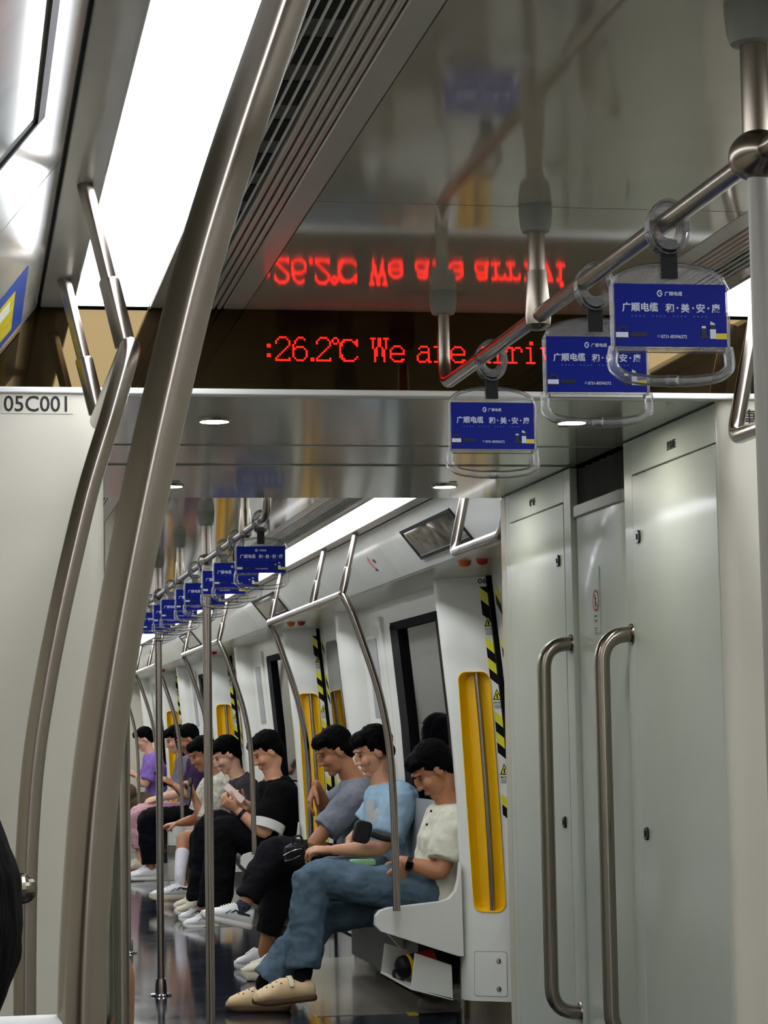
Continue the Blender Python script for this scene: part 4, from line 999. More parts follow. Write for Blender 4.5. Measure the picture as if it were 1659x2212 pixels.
def hair(c, f, u, s, k=1.0, long=0.0, fringe=1.0):
    mb = MB()
    def B(a, b, e, r): mb.ball(c + s * (a * k) + f * (b * k) + u * (e * k), tuple(q * k for q in r), 18, 0, (s, f, u))
    B(0, -0.026, 0.043, (.086, .096, .088)); B(0, .035, .085, (.062, .058, .034)); B(0, -.066, -.015, (.07, .042, .062))
    for q in (-1, 1): B(q * .069, -.026, .012, (.015, .042, .045)); B(q * .045, .055, .072, (.034, .034, .026))
    if fringe: B(0, .076, .068, (.05, .02, .026))
    if long:
        B(0, -.075, -.09, (.08, .04, .1)); B(0, -.075, -.09 - long * .5, (.085, .035, long * .6))
        for q in (-1, 1): B(q * .074, -.01, -.06 - long * .2, (.022, .05, .08 + long * .3))
    return mb

def shoe(parent, kind, heel, toe, up, wid=1.0, mats=None, name='shoe', lab=None):
    """kind clog / sneaker / slipon; heel and toe are points on the underside"""
    heel = Vector(heel); toe = Vector(toe); x = (toe - heel); L = x.length; x.normalize(); up = Vector(up); up = (up - x * up.dot(x)).normalized(); y = up.cross(x)
    def W(a, b, c): return heel + x * (a * L) + y * b + up * c
    plan = [(0.0, .012), (.02, .024), (.08, .033), (.25, .034), (.42, .033), (.58, .039), (.72, .044), (.84, .041), (.93, .031), (.985, .016), (1.0, .006)]
    def outline(kx, z, dz=None):
        r = [(a, b * kx * wid) for a, b in plan] + [(a, -b * kx * wid) for a, b in reversed(plan)]
        return [W(0.5 + (a - 0.5) * (0.985 + (kx - 1) * 0.25), b, z + (0.018 * max(0, (a - .8) / .2) ** 2 if kind != 'clog' else 0.012 * max(0, (a - .7) / .3) ** 2)) for a, b in r]
    th = {'clog': .026, 'sneaker': .032, 'chunky': .042, 'slipon': .022}[kind]
    top = {'clog': [(.0, .014, .045), (.03, .030, .062), (.12, .039, .07), (.3, .043, .076), (.42, .045, .090), (.55, .050, .090), (.7, .055, .074), (.84, .053, .058), (.94, .042, .044), (1.0, .018, .022)],
           'sneaker': [(.0, .014, .065), (.03, .028, .086), (.12, .035, .084), (.28, .036, .082), (.4, .039, .092), (.52, .042, .080), (.66, .046, .060), (.8, .044, .047), (.92, .035, .038), (1.0, .014, .02)]}
    top['chunky'] = top['sneaker']; top['slipon'] = top['sneaker']
    up_m, sole_m, det_m = mats
    ub = MB(); ub.loft([(W(0.012 + a * 0.975, 0, th * 0.8 + h * 0.42), y * (b * wid), up * (h * 0.58)) for a, b, h in top[kind]], 22)
    o = fuse(name, ub, up_m, parent, 0.0035, 2, lab=lab)
    sb = MB(); sb.rings([outline(.9, 0), outline(1.06, .005), outline(1.1, th * .6), outline(1.02, th)])
    make('sole', sb, sole_m, o, smooth=50)
    def surf(a, ang, out=0.001):
        for (p, q) in zip(top[kind], top[kind][1:]):
            if p[0] <= a <= q[0]:
                t = (a - p[0]) / (q[0] - p[0]); b = p[1] + (q[1] - p[1]) * t; h = p[2] + (q[2] - p[2]) * t; break
        return W(0.012 + a * .975, (b * wid + out) * cos(ang), th * 0.8 + h * .42 + (h * .58 + out) * sin(ang))
    db = MB()
    if kind == 'clog':
        for a, g in ((.62, 1.15), (.70, .8), (.70, 1.5), (.78, 1.1), (.62, 1.9), (.70, 2.2), (.78, 1.95), (.84, 1.5), (.56, .75), (.56, 2.3)):
            c = surf(a, g, 0.0); n = (c - W(a, 0, th)).normalized(); db.lathe([(0, -0.002), (.0042, -0.002), (.0042, .0008), (0, .0008)], c, n, n=10)
        make('vent_hole', db, SHOE_K, o, smooth=30)
        st = MB(); pts = [surf(.40, pi * k / 12, .004) for k in range(1, 12)]
        st.rings([[p + x * .011 + up * 0, p + x * .011 + (p - W(.4, 0, th)).normalized() * .005, p - x * .011 + (p - W(.4, 0, th)).normalized() * .005, p - x * .011] for p in pts]); make('strap', st, SHOE_CR, o, smooth=50, bevel=0.002)
    else:
        lc = MB()
        for k in range(6):
            a = .42 + .045 * k; lc.tube([surf(a, .95, .001), surf(a + .012, 1.25, .003), surf(a + .02, pi / 2, .004), surf(a + .012, pi - 1.25, .003), surf(a, pi - .95, .001)], .0032, 8)
        make('laces', lc, SOLE_W, o, smooth=60)
        if det_m:
            for sd in (1, -1):
                def g(a): return a if sd > 0 else pi - a
                db = MB()
                for poly in (((.10, .10), (.34, .10), (.40, .42), (.30, .45), (.10, .32)), ((.44, .12), (.50, .12), (.40, .45), (.35, .45)), ((.56, .05), (.60, .05), (.50, .4), (.47, .4))):
                    db.add([surf(a, g(b), .0012) for a, b in poly], [tuple(range(len(poly)))])
                make('side_stripe', db, det_m, o, smooth=0)
    return o

def person(label, p, detail=True):
    """p: world joints; every pair is (near, far)"""
    P = p
    base = P['pelvis'].copy(); base.z = 0
    t = thing('person', base, label, 'person', p.get('group'))
    vox = 0.0045 if detail else 0.0065
    side = P.get('side', Vector((0, 1, 0))); k = p.get('k', 1.0)
    pel, wai, che, neck, hd = P['pelvis'], P['waist'], P['chest'], P['neck'], P['head']
    f = P['face'].normalized(); u = P.get('up', Vector((0, 0, 1)))
    def torso(mb, grow):
        sp = spline([pel, wai, che, neck], 4); n = len(sp) - 1
        prof = [(0.0, .165, .115), (.33, .150, .105), (.66, .178, .118), (.88, .150, .085), (1.0, .075, .06)]
        secs = []
        for i, c in enumerate(sp):
            q = i / n
            for (a, w, d), (b, w2, d2) in zip(prof, prof[1:]):
                if q <= b + 1e-6: tt = (q - a) / (b - a); ww = w + (w2 - w) * tt; dd = d + (d2 - d) * tt; break
            tan = (sp[min(i + 1, n)] - sp[max(i - 1, 0)]).normalized(); bx = side.cross(tan).normalized()
            secs.append((c, side * ((ww + grow) * k), bx * ((dd + grow * p.get('belly', 1.0)) * k)))
        mb.loft(secs, 22)
        for s in P['sh']: mb.ball(s, (0.058 + grow) * k, 12)
        return mb
    body = MB(); torso(body, -0.012)
    c, f, u, s = head(body, hd, f, u, k)
    limb(body, [neck - (hd - neck) * 0.2, neck.lerp(hd, 0.35), hd - u * 0.06 * k - f * 0.02 * k], [.062 * k, .052 * k, .05 * k])
    for i in (0, 1):
        limb(body, [P['sh'][i], P['el'][i], P['el'][i].lerp(P['wr'][i], 0.35), P['wr'][i]], [.046 * k, .038 * k, .041 * k, .0255 * k])
        hdv = P['hd'][i]; hand(body, P['wr'][i] + hdv.normalized() * 0.01, hdv, P['hn'][i], p.get('curl', (0.6, 0.6))[i], k, p.get('thumb', (1, 1))[i])
        hip, kn, an = P['hip'][i], P['kn'][i], P['an'][i]
        limb(body, [hip, kn, kn.lerp(an, 0.3), an], [.075 * k, .054 * k, .05 * k, .034 * k])
        if not p.get('noshoe'):
            hl, to = P['foot'][2 * i], P['foot'][2 * i + 1]; upv = p.get('footup', (Vector((0, 0, 1)), Vector((0, 0, 1))))[i]
            limb(body, [an, hl.lerp(to, .22) + upv * .055 * k, hl.lerp(to, .75) + upv * .045 * k], [.034 * k, .034 * k, .024 * k])
    b = fuse('body', body, p['skin'], t, vox, 3)
    if 'hair' not in p or p['hair']:
        hb = hair(c, f, u, s, k, p.get('long', 0.0), p.get('fringe', 1))
        for q, r in p.get('hairmass', ()): hb.ball(q, r, 24)
        fuse('hair', hb, HAIR, t, 0.006, 2, p.get('hairnoise', 0.012), 0.018)
    eb = MB()
    for q in (-1, 1): eb.ball(c + s * (q * .031 * k) + f * (.081 * k) + u * (.003 * k), (.0125 * k, .007 * k, .0045 * k), 12, 0, (s, f, u))
    make('eyes', eb, EYE_M, t, smooth=80)
    if p.get('top'):
        m, sl, rs = p['top']; tb = MB(); torso(tb, p.get('loose', 0.012))
        # lift the hem over the lap
        tb.ball(pel + Vector((0, 0, .0)), (.12 * k, .165 * k, .09 * k), 14)
        for i in (0, 1):
            if sl <= 1: e = P['sh'][i].lerp(P['el'][i], sl); limb(tb, [P['sh'][i], e], [.070 * k * rs, .068 * k * rs], 16, False)
            else: e = P['el'][i].lerp(P['wr'][i], sl - 1); limb(tb, [P['sh'][i], P['el'][i], e], [.072 * k * rs, .058 * k * rs, .044 * k * rs])
        fuse('shirt', tb, m, t, 0.007, 3, 0.026, 0.085)
    if p.get('bottom'):
        m, fr, r1, r2, r3 = p['bottom']; bb = MB(); bb.ball(pel + Vector((0, 0, -.01)), (.135 * k, .185 * k, .105 * k), 16)
        for i in (0, 1):
            hip, kn, an = P['hip'][i], P['kn'][i], P['an'][i]
            if fr <= 1: limb(bb, [pel.lerp(hip, .8), hip.lerp(kn, fr)], [r1 * k, r2 * k], 14, False)
            else: limb(bb, [pel.lerp(hip, .8), hip.lerp(kn, .5), kn, kn.lerp(an, .35), kn.lerp(an, fr - 1)], [r1 * k, r1 * .95 * k, r2 * k, r2 * .98 * k, r3 * k], 16, False)
        fuse(p.get('bname', 'trousers'), bb, m, t, 0.007, 3, p.get('fold', 0.03), 0.09)
    if p.get('shoes'):
        for i in (0, 1):
            kind, mats, wid = p['shoes'][i]; upv = p.get('footup', (Vector((0, 0, 1)), Vector((0, 0, 1))))[i]
            shoe(t, kind, P['foot'][2 * i], P['foot'][2 * i + 1], upv, wid, mats)
    if p.get('sock'):
        m, fr, who = p['sock']; sb = MB()
        for i in who:
            an, kn = P['an'][i], P['kn'][i]; limb(sb, [an.lerp(kn, fr), an, P['foot'][2 * i].lerp(P['foot'][2 * i + 1], .3) + Vector((0, 0, .05))], [(.040 + .02 * min(1, fr)) * k, .040 * k, .034 * k])
        fuse('socks', sb, m, t, 0.005, 3)
    return t
def phone(c, d, n, label, m=None):
    d = Vector(d).normalized(); n = Vector(n); n = (n - d * n.dot(d)).normalized(); w = d.cross(n); c = Vector(c)
    t = thing('phone', c, label, 'phone')
    pts = rrect(0.072, 0.15, 0.010)
    make('case', MB().rings([[c + w * a + d * b + n * o for a, b in pts] for o in (-0.0045, 0.0035)]), m or M_WHITE, t, smooth=30)
    pts = rrect(0.067, 0.145, 0.009); sc = MB(); sc.rings([[c + w * a + d * b + n * o for a, b in pts] for o in (0.0036, 0.0042)]); make('screen', sc, M_GLASSD, t, smooth=0)
    return t
def V(px, py, Y): return at(px, py, Y)

# --- the three on the first bench
Y = 10.16
SH_CREAM = cloth('cream_shirt', (206, 204, 184)); JEANS = cloth('blue_jeans', (80, 98, 110), var=0.2, vs=10)
p1 = dict(skin=SKIN_T, pelvis=V(952, 1940, Y), waist=V(952, 1892, Y), chest=V(968, 1812, Y), neck=V(970, 1738, Y), head=V(934, 1662, Y - .01), face=Vector((-.80, -.05, -.60)), up=Vector((-.55, 0, .83)),
          sh=[V(981, 1778, Y - .15), V(968, 1778, Y + .16)], el=[V(955, 1885, Y - .21), V(925, 1880, Y + .2)], wr=[V(872, 1862, Y - .15), V(868, 1860, Y + .08)],
          hd=[Vector((-.22, .1, -1)), Vector((-.6, -.3, -.8))], hn=[Vector((-.3, 1, .1)), Vector((.2, -1, .2))], curl=(0.85, 0.9), thumb=(-1, 1),
          hip=[V(930, 1932, Y - .10), V(930, 1938, Y + .09)], kn=[V(672, 1893, Y - .06), V(705, 1972, Y + .09)], an=[V(655, 2108, Y - .10), V(565, 2130, Y + .1)],
          foot=[V(684, 2160, Y - .12), V(546, 2176, Y - .14), Vector((1.425, 10.22, .001)), Vector((1.145, 10.31, .001))],
          fold=0.036, loose=0.022, top=(SH_CREAM, 0.78, 1.22), bottom=(JEANS, 1.93, .098, .086, .076), shoes=[('clog', (CLOG, mat('brown_sole', (86, 62, 40), 0.6), None), 1.0)] * 2, sock=(SOCK_K, 0.25, (0, 1)), belly=1.0)
o = person('person in a cream shirt and blue jeans with beige clogs, nearest on the first bench', p1)
# buttons and collar placket
w = p1['wr'][0]
wt = thing('wristwatch', w, 'black smart watch on the wrist of the person in the cream shirt', 'watch')
ax = (p1['el'][0] - w).normalized(); wc = w + ax * 0.028
make('band', MB().lathe([(.029, -.011), (.0335, -.011), (.0335, .011), (.029, .011), (.029, -.011)], wc, ax, n=24), M_BLACK, wt)
nn = Vector((-.25, -1, -.15)).normalized(); pts = rrect(.034, .038, .009); q = ax.cross(nn).normalized()
make('case', MB().rings([[wc + ax * a + q * b + nn * o for a, b in pts] for o in (.026, .038)]), M_CHROME, wt, smooth=30)
make('glass', MB().rings([[wc + ax * a * .88 + q * b * .88 + nn * o for a, b in pts] for o in (.038, .0392)]), M_GLASSD, wt, smooth=0)
phone(V(868, 1900, Y - .02), (.15, .35, .9), (-.9, .1, .3), 'white phone held in the hands of the person in the cream shirt')

Y = 11.35
TEE_B = cloth('light_blue_tee', (146, 174, 192)); TR_GB = cloth('grey_blue_trousers', (92, 105, 114))
p2 = dict(skin=SKIN, pelvis=V(846, 1878, Y), waist=V(842, 1830, Y), chest=V(838, 1760, Y), neck=V(826, 1692, Y), head=V(806, 1622, Y), face=Vector((-.93, -.1, -.35)), up=Vector((-.3, 0, .95)),
          sh=[V(866, 1728, Y - .16), V(838, 1726, Y + .17)], el=[V(828, 1832, Y - .23), V(786, 1798, Y + .2)], wr=[V(722, 1836, Y - .14), V(756, 1815, Y - .02)],
          hd=[Vector((-1, .05, .06)), Vector((-.45, -.35, -.85))], hn=[Vector((0, .3, -1)), Vector((.6, -.2, -.6))], curl=(0.7, 0.6), thumb=(-1, 1),
          hip=[V(850, 1880, Y - .10), V(850, 1880, Y + .10)], kn=[V(705, 1886, Y - .12), V(700, 1884, Y + .14)], an=[V(620, 2070, Y - .0), V(622, 2066, Y + .14)],
          foot=[Vector((1.62, 11.50, .001)), Vector((1.365, 11.58, .001)), Vector((1.66, 11.72, .001)), Vector((1.42, 11.78, .001))],
          top=(TEE_B, 0.78, 1.35), bottom=(TR_GB, 1.9, .09, .078, .06), shoes=[('chunky', (SHOE_CR, SHOE_CR, None), 1.05)] * 2)
person('person in a light blue tee with a white print, second on the first bench', p2)
c = V(806, 1752, Y - .2)
Y = 12.02
POLO = cloth('grey_polo', (122, 126, 134)); BLK = cloth('black_trousers', (13, 13, 15)); BLK2 = cloth('charcoal_trousers', (24, 24, 28))
p3 = dict(skin=SKIN_T, pelvis=V(774, 1868, Y), waist=V(776, 1822, Y), chest=V(774, 1752, Y), neck=V(764, 1682, Y), head=V(722, 1622, Y), face=Vector((-.88, -.12, -.42)), up=Vector((-.4, 0, .9)),
          sh=[V(768, 1722, Y - .16), V(748, 1718, Y + .16)], el=[V(676, 1822, Y - .2), V(704, 1756, Y + .16)], wr=[V(712, 1842, Y - .14), V(682, 1694, Y + .02)],
          hd=[Vector((-.9, -.1, -.05)), Vector((-.35, -.1, -.9))], hn=[Vector((0, 0, -1)), Vector((1, 0, -.4))], curl=(0.8, 0.5), thumb=(-1, 1),
          hip=[V(770, 1872, Y - .10), V(772, 1876, Y + .10)], kn=[V(592, 1838, Y - .08), V(612, 1886, Y + .08)], an=[V(522, 1964, Y - .12), V(572, 2046, Y + .1)],
          foot=[V(543, 2010, Y - .12), V(431, 1986, Y - .14), V(584, 2096, Y + .1), V(506, 2096, Y + .16)], footup=(Vector((-.25, 0, 1)), Vector((0, 0, 1))),
          top=(POLO, 0.72, 1.15), bottom=(BLK2, 1.82, .098, .084, .066), shoes=[('sneaker', (SHOE_W, SOLE_W, M_INK), 1.0), ('sneaker', (SHOE_W, SOLE_W, None), 1.0)], sock=(cloth('patterned_sock', (58, 60, 74), var=0.6, vs=90), 0.06, (0,)))
person('person in a grey polo and black trousers, farthest on the first bench, chin on hand', p3)
# things they hold
cb = V(636, 1842, 11.15)
t = thing('camera_case', cb, 'small black zipped case held over the knee of the person in the grey polo', 'case')
mb = MB(); mb.ball(cb, (.056, .035, .048), 18); mb.box((cb.x - .045, cb.y - .03, cb.z - .045), (cb.x + .045, cb.y + .03, cb.z + .03)); fuse('pouch', mb, M_BLACK, t, 0.005, 6)
make('zip', MB().tube(spline([cb + Vector(q) for q in ((-.058, -.036, -.01), (-.03, -.043, .006), (.0, -.043, .016), (.03, -.04, .02))], 5), .0022, 8).tube(spline([cb + Vector(q) for q in ((-.055, -.036, -.036), (-.02, -.042, -.03), (.02, -.042, -.012))], 5), .0018, 8), M_CHROME, t, smooth=60)
make('wrist_loop', MB().tube(spline([cb + Vector(q) for q in ((-.01, -.01, .045), (.0, -.01, .075), (.03, -.01, .08), (.04, -.01, .045))], 5), .005, 8), M_BLACK, t, smooth=60)
bb = V(782, 1797, 11.05)
t = thing('shoulder_bag', bb, 'small black bag with strap on the lap of the light blue tee person', 'bag')
make('pouch', MB().rings([[bb + Vector((a * .95 + b * .25, o, b - a * .2)) for a, b in rrect(.085, .105, .025)] for o in (-.03, .03)]), M_STRAP, t, smooth=30, bevel=0.008, segs=3)
make('strap', MB().tube(spline([bb + Vector(q) for q in ((.04, -.03, -.01), (.09, -.04, -.03), (.14, -.04, -.04))], 5), .014, 8), M_STRAP, t, smooth=60)
gc = V(783, 1862, 11.08)
o = make('green_pouch', MB().box((gc.x - .06, gc.y - .04, gc.z - .018), (gc.x + .06, gc.y + .04, gc.z + .014)), cloth('mint_cloth', (140, 190, 140)), smooth=0, bevel=0.01, segs=3)
tag(o, 'mint green cloth pouch on the lap below the black bag', 'pouch')
# white print on the blue tee
pr = MB(); random.seed(3)
for k in range(16):
    c = V(793 + random.random() * 24, 1736 + random.random() * 44, 11.125); r = .012 + random.random() * .012
    pr.add([c + Vector((r * cos(a) * (0.6 + .6 * random.random()), -.002 * random.random(), r * sin(a) * (0.7 + .5 * random.random()))) for a in [2 * pi * i / 7 for i in range(7)]], [tuple(range(7))])
tee = [o for o in bpy.data.objects if o.get('label', '').startswith('person in a light blue tee')][0]
make('chest_print', pr, M_PAPER, tee, smooth=0)
for px, py in ((931, 1752), (922, 1781)):
    o1 = [o for o in bpy.data.objects if o.get('label', '').startswith('person in a cream shirt')][0]
    c = V(px, py, 10.03); make('button', MB().ball(c, (.006, .004, .006), 10), M_INK, o1, smooth=80)

# --- the second bench
PHONE_P = mat('pale_phone_case', (226, 206, 200), 0.4, var=0.05)
Y = 14.98
p4 = dict(skin=SKIN, k=1.08, loose=0.03, pelvis=V(604, 1838, Y), waist=V(606, 1800, Y), chest=V(604, 1742, Y), neck=V(592, 1682, Y), head=V(576, 1624, Y), face=Vector((-.86, -.2, -.45)), up=Vector((-.4, 0, .9)),
          sh=[V(604, 1715, Y - .16), V(588, 1712, Y + .16)], el=[V(574, 1802, Y - .22), V(560, 1790, Y + .2)], wr=[V(515, 1752, Y - .16), V(528, 1748, Y + .02)],
          hd=[Vector((-.8, 0, .55)), Vector((-.6, -.2, .6))], hn=[Vector((.3, .6, .6)), Vector((.3, -1, .3))], curl=(1.0, 0.9), thumb=(-1, 1),
          hip=[V(598, 1838, Y - .1), V(598, 1838, Y + .1)], kn=[V(482, 1790, Y - .1), V(462, 1772, Y + .12)], an=[V(462, 1975, Y - .12), V(410, 1925, Y + .12)],
          foot=[V(474, 2008, Y - .12), V(394, 2008, Y - .12), V(432, 1948, Y + .14), V(350, 1952, Y + .14)],
          top=(cloth('black_tee', (9, 9, 10)), 0.8, 1.3), bottom=(BLK, 1.92, .105, .10, .105), shoes=[('sneaker', (SHOE_W, SOLE_W, M_INK), 1.0), ('sneaker', (SHOE_W, SOLE_W, M_INK), 1.0)])
# the far leg rests beside the near one
p4['an'][1] = V(440, 1960, Y + .16); p4['foot'][2] = V(455, 1994, Y + .16); p4['foot'][3] = V(385, 1994, Y + .2); p4['kn'][1] = V(455, 1778, Y + .14)
t4 = person('person in black with white rolled cuffs and a wristwatch, nearest on the second bench', p4, False)
e, w = p4['el'][0], p4['wr'][0]; ax = (w - e).normalized()
cf = MB(); cf.lathe([(.088, -.028), (.106, -.028), (.104, .032), (.088, .032), (.088, -.028)], e - (e - p4['sh'][0]).normalized() * .055, (e - p4['sh'][0]).normalized(), n=20)
make('cuff', cf, M_PAPER, t4, smooth=50)
wt = thing('wristwatch', w, 'dark wristwatch on the wrist of the person in black with white cuffs', 'watch')
make('band', MB().lathe([(.029, -.012), (.034, -.012), (.034, .012), (.029, .012), (.029, -.012)], w - ax * .03, ax, n=20), M_BLACK, wt)
phone(V(506, 1714, Y - .12), (-.75, .1, .7), (-.5, .6, -.5), 'pale phone held up by the person in black on the second bench', PHONE_P)
Y = 15.72
p5 = dict(skin=SKIN_P, pelvis=V(560, 1832, Y), waist=V(556, 1790, Y), chest=V(538, 1728, Y), neck=V(514, 1678, Y), head=V(488, 1630, Y), face=Vector((-.86, -.15, -.48)), up=Vector((-.4, 0, .9)),
          sh=[V(536, 1704, Y - .16), V(516, 1702, Y + .16)], el=[V(548, 1770, Y - .2), V(528, 1768, Y + .18)], wr=[V(538, 1738, Y - .3), V(520, 1742, Y - .1)],
          hd=[Vector((-.7, -.2, .5)), Vector((-.8, 0, .4))], hn=[Vector((-.3, .3, -.9)), Vector((0, -1, .2))], curl=(0.9, 0.9), thumb=(-1, 1),
          hip=[V(548, 1834, Y - .1), V(548, 1834, Y + .1)], kn=[V(440, 1800, Y - .1), V(436, 1798, Y + .12)], an=[V(436, 1950, Y - .1), V(432, 1948, Y + .1)],
          foot=[V(450, 1978, Y - .1), V(376, 1980, Y - .1), V(448, 1966, Y + .14), V(374, 1968, Y + .14)],
          top=(cloth('dark_grey_tee', (62, 58, 62)), 0.85, 1.25), bottom=(BLK, 1.9, .1, .085, .075), shoes=[('sneaker', (SHOE_CR, SOLE_W, None), 1.0)] * 2)
person('person in a dark grey tee bending over a phone, second on the second bench', p5, False)
Y = 16.72
PINK = cloth('pink_shorts', (214, 86, 150)); WSOCK = cloth('white_sock', (226, 222, 226))
p6 = dict(skin=SKIN_T, pelvis=V(500, 1812, Y), waist=V(496, 1776, Y), chest=V(480, 1722, Y), neck=V(460, 1674, Y), head=V(438, 1628, Y), face=Vector((-.88, -.15, -.4)), up=Vector((-.35, 0, .93)),
          sh=[V(474, 1702, Y - .16), V(456, 1700, Y + .16)], el=[V(446, 1790, Y - .2), V(424, 1770, Y + .18)], wr=[V(420, 1722, Y - .14), V(388, 1778, Y + .1)],
          hd=[Vector((-.3, .05, 1)), Vector((-1, 0, -.15))], hn=[Vector((-.8, .3, .4)), Vector((0, 0, -1))], curl=(1.0, 0.4), thumb=(-1, 1),
          hip=[V(490, 1812, Y - .09), V(490, 1812, Y + .09)], kn=[V(398, 1808, Y - .04), V(396, 1806, Y + .06)], an=[V(388, 1898, Y - .22), V(396, 1920, Y + .08)],
          foot=[V(430, 1944, Y - .22), V(322, 1946, Y - .24), V(414, 1962, Y + .08), V(338, 1962, Y + .1)],
          top=(cloth('white_patterned_shirt', (206, 202, 184), var=0.3, vs=40), 0.8, 1.3), bottom=(PINK, 0.62, .085, .078, .07), bname='shorts', sock=(WSOCK, 0.62, (0,)),
          shoes=[('chunky', (SHOE_W, SHOE_CR, M_INK), 1.15), ('chunky', (SHOE_CR, SHOE_CR, None), 1.05)])
person('person with bare knees and a white patterned shirt, third on the second bench', p6, False)
phone(V(410, 1702, Y - .18), (.1, .1, 1), (-.8, -.2, .2), 'dark phone raised in the hand of the person with bare knees', M_BLACK)

# --- far benches: the same seated pose from metric joints
def seated(label, Y, skin, top, bottom, shoes, xk=1.54, hands='lap', long=0.0, xh=2.02, bl=1.9, sl=0.8, group=None, xf=0.0):
    def Q(x, dy, z): return Vector((x, Y + dy, z))
    el = [Q(xh - .12, -.2, .70), Q(xh - .12, .2, .70)]
    if hands == 'lap': wr = [Q(xk + .20, -.12, .66), Q(xk + .22, .10, .66)]; hd = [Vector((-1, .1, -.15)), Vector((-1, -.1, -.15))]
    else: wr = [Q(xk + .24, -.06, .80), Q(xk + .26, .06, .78)]; hd = [Vector((-.8, .1, .5)), Vector((-.8, -.1, .5))]
    p = dict(skin=skin, pelvis=Q(xh, 0, .54), waist=Q(xh + .01, 0, .68), chest=Q(xh - .01, 0, .87), neck=Q(xh - .05, 0, 1.04), head=Q(xh - .12, 0, 1.19), face=Vector((-.9, -.1, -.4)), up=Vector((-.35, 0, .93)),
             sh=[Q(xh - .01, -.17, .97), Q(xh - .01, .17, .97)], el=el, wr=wr, hd=hd, hn=[Vector((0, .5, -.8)), Vector((0, -.5, -.8))], curl=(.7, .7), thumb=(-1, 1),
             hip=[Q(xh - .04, -.1, .53), Q(xh - .04, .1, .53)], kn=[Q(xk, -.1, .53), Q(xk + .01, .11, .53)], an=[Q(xk + .03 + xf, -.1, .10), Q(xk + .04 + xf, .12, .10)],
             foot=[Q(xk + .10 + xf, -.1, .001), Q(xk - .17 + xf, -.11, .001), Q(xk + .11 + xf, .12, .001), Q(xk - .15 + xf, .13, .001)],
             top=(top, sl, 1.2), bottom=(bottom, bl, .095, .085, .075), shoes=[shoes, shoes], long=long, group=group)
    person(label, p, False); return p
q7 = seated('person in black trousers and a dark purple tee, first on the third bench, white shoe', 19.82, SKIN_T, cloth('dark_purple_tee', (58, 42, 74)), BLK, ('sneaker', (SHOE_W, SOLE_W, None), 1.05), hands='up')
phone(Vector((1.66, 19.76, .86)), (-.6, 0, .8), (.6, -.5, .6), 'dark phone held by the person in the dark purple tee', M_BLACK)
seated('person in pale pink trousers beside the black trousers, second on the third bench', 20.95, SKIN_P, cloth('grey_violet_tee', (120, 112, 128)), cloth('pale_pink_trousers', (206, 158, 164)), ('sneaker', (SHOE_CR, mat('orange_sole', (196, 88, 36), 0.5), None), 1.0), hands='lap', long=.12, bl=1.72)
seated('person in a violet shirt on the last bench, small and far away', 24.75, SKIN_P, cloth('violet_shirt', (142, 112, 190)), cloth('khaki_trousers', (112, 98, 74)), ('sneaker', (SHOE_W, SOLE_W, None), 1.0), hands='up', xk=1.58)
wb = Vector((1.70, 24.58, .64)); o = make('brown_bag', MB().ball(wb, (.11, .08, .09), 16), cloth('brown_bag_cloth', (104, 88, 66)), smooth=80); tag(o, 'brown bag on the lap of the person in the violet shirt', 'bag')
ob = thing('shopping_bag', (1.44, 22.3, 0), 'orange shopping bag standing on the floor behind the third floor pole', 'bag')
make('sack', MB().prism([(1.40, 0.002), (1.50, 0.002), (1.51, .30), (1.39, .30)], 'y', 22.2, 22.4), mat('orange_bag', (214, 84, 40), 0.55, var=0.06), ob, smooth=0, bevel=0.01)
make('bag_handle', MB().tube(spline([(1.42, 22.3, .295), (1.43, 22.3, .40), (1.47, 22.3, .40), (1.48, 22.3, .295)], 5), .006, 8), MATS['orange_bag'], ob, smooth=60)

# --- the neighbour on the near bench: only the dark hair reaches into the picture
Y = 1.1
pn = dict(side=Vector((0, -1, 0)), skin=SKIN, pelvis=Vector((-.16, Y, .53)), waist=Vector((-.17, Y, .67)), chest=Vector((-.15, Y, .84)), neck=Vector((-.12, Y, 1.0)), hairnoise=0.004, hairmass=[(Vector((-.0705, Y, 1.147)), (.099, .105, .099))], head=Vector((-.112, Y, 1.13)), face=Vector((.62, 0, -.78)), up=Vector((.78, 0, .62)),
          sh=[Vector((-.15, Y - .16, .94)), Vector((-.15, Y + .16, .94))], el=[Vector((-.05, Y - .2, .70)), Vector((-.05, Y + .2, .70))], wr=[Vector((.16, Y - .07, .72)), Vector((.16, Y + .07, .72))],
          hd=[Vector((.8, .1, .4)), Vector((.8, -.1, .4))], hn=[Vector((0, 1, .2)), Vector((0, -1, .2))], curl=(.8, .8),
          hip=[Vector((-.13, Y - .1, .53)), Vector((-.13, Y + .1, .53))], kn=[Vector((.30, Y - .1, .53)), Vector((.30, Y + .1, .53))], an=[Vector((.28, Y - .1, .1)), Vector((.28, Y + .1, .1))],
          foot=[Vector((.21, Y - .1, .001)), Vector((.47, Y - .11, .001)), Vector((.21, Y + .1, .001)), Vector((.47, Y + .11, .001))],
          top=(cloth('dark_tee', (36, 36, 42)), .8, 1.2), bottom=(BLK, 1.9, .095, .085, .07), shoes=[('sneaker', (SHOE_W, SOLE_W, None), 1.0)] * 2)
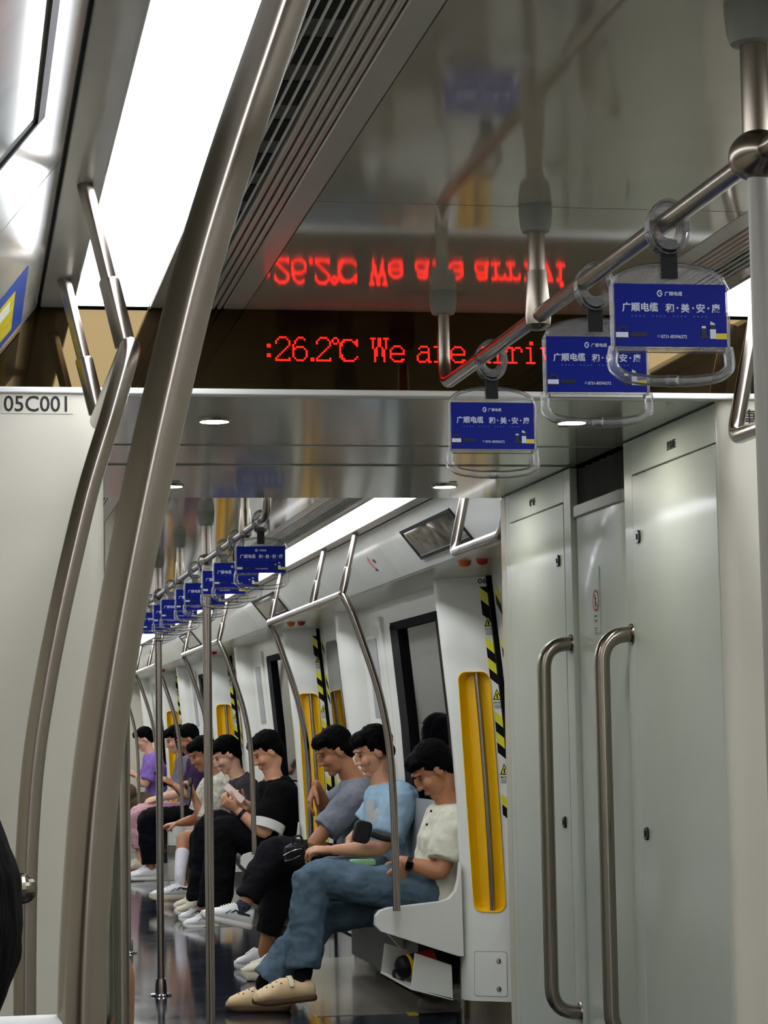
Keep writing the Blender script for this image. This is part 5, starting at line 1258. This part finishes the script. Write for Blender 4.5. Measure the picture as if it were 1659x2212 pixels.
person('person with black hair looking down, cut off at the lower left corner', pn, False)
# --- someone on a suitcase by the left door of the far car: a bare knee shows beside the left handle
Y = 7.62
pk = dict(side=Vector((0, -1, 0)), skin=SKIN_T, pelvis=Vector((.08, Y, .50)), waist=Vector((.06, Y, .64)), chest=Vector((.07, Y, .82)), neck=Vector((.10, Y, .99)), head=Vector((.15, Y, 1.13)), face=Vector((.9, 0, -.4)), up=Vector((.35, 0, .93)),
          sh=[Vector((.07, Y - .17, .92)), Vector((.07, Y + .17, .92))], el=[Vector((.17, Y - .2, .68)), Vector((.17, Y + .2, .68))], wr=[Vector((.34, Y - .07, .68)), Vector((.34, Y + .07, .68))],
          hd=[Vector((.8, .1, .2)), Vector((.8, -.1, .2))], hn=[Vector((0, 1, .2)), Vector((0, -1, .2))], curl=(.8, .8),
          hip=[Vector((.11, Y - .1, .49)), Vector((.11, Y + .1, .49))], kn=[Vector((.492, Y - .08, .50)), Vector((.47, Y + .1, .49))], an=[Vector((.50, Y - .08, .10)), Vector((.46, Y + .1, .1))],
          foot=[Vector((.43, Y - .08, .001)), Vector((.69, Y - .09, .001)), Vector((.39, Y + .1, .001)), Vector((.65, Y + .11, .001))],
          top=(cloth('olive_tee', (84, 86, 66)), .8, 1.2), bottom=(BLK, .7, .09, .085, .07), bname='shorts', shoes=[('sneaker', (SHOE_K, SOLE_W, None), 1.0)] * 2)
person('person sitting low behind the left grab handle, only a bare knee showing', pk, False)
t = thing('suitcase', (.09, Y, 0), 'small dark suitcase used as a seat by the left door of the far car', 'suitcase')
make('shell', MB().box((-.10, Y - .25, .05), (.26, Y + .25, .405)), SHOE_K, t, smooth=0, bevel=.03, segs=3)
for a in (-.2, .2): make('wheel', MB().lathe([(0, -.012), (.025, -.012), (.025, .012), (0, .012)], (.2, Y + a, .025), (0, 1, 0), n=16), M_BLACK, t)
for a in (-.2, .2): make('wheel', MB().lathe([(0, -.012), (.025, -.012), (.025, .012), (0, .012)], (-.05, Y + a, .025), (0, 1, 0), n=16), M_BLACK, t)
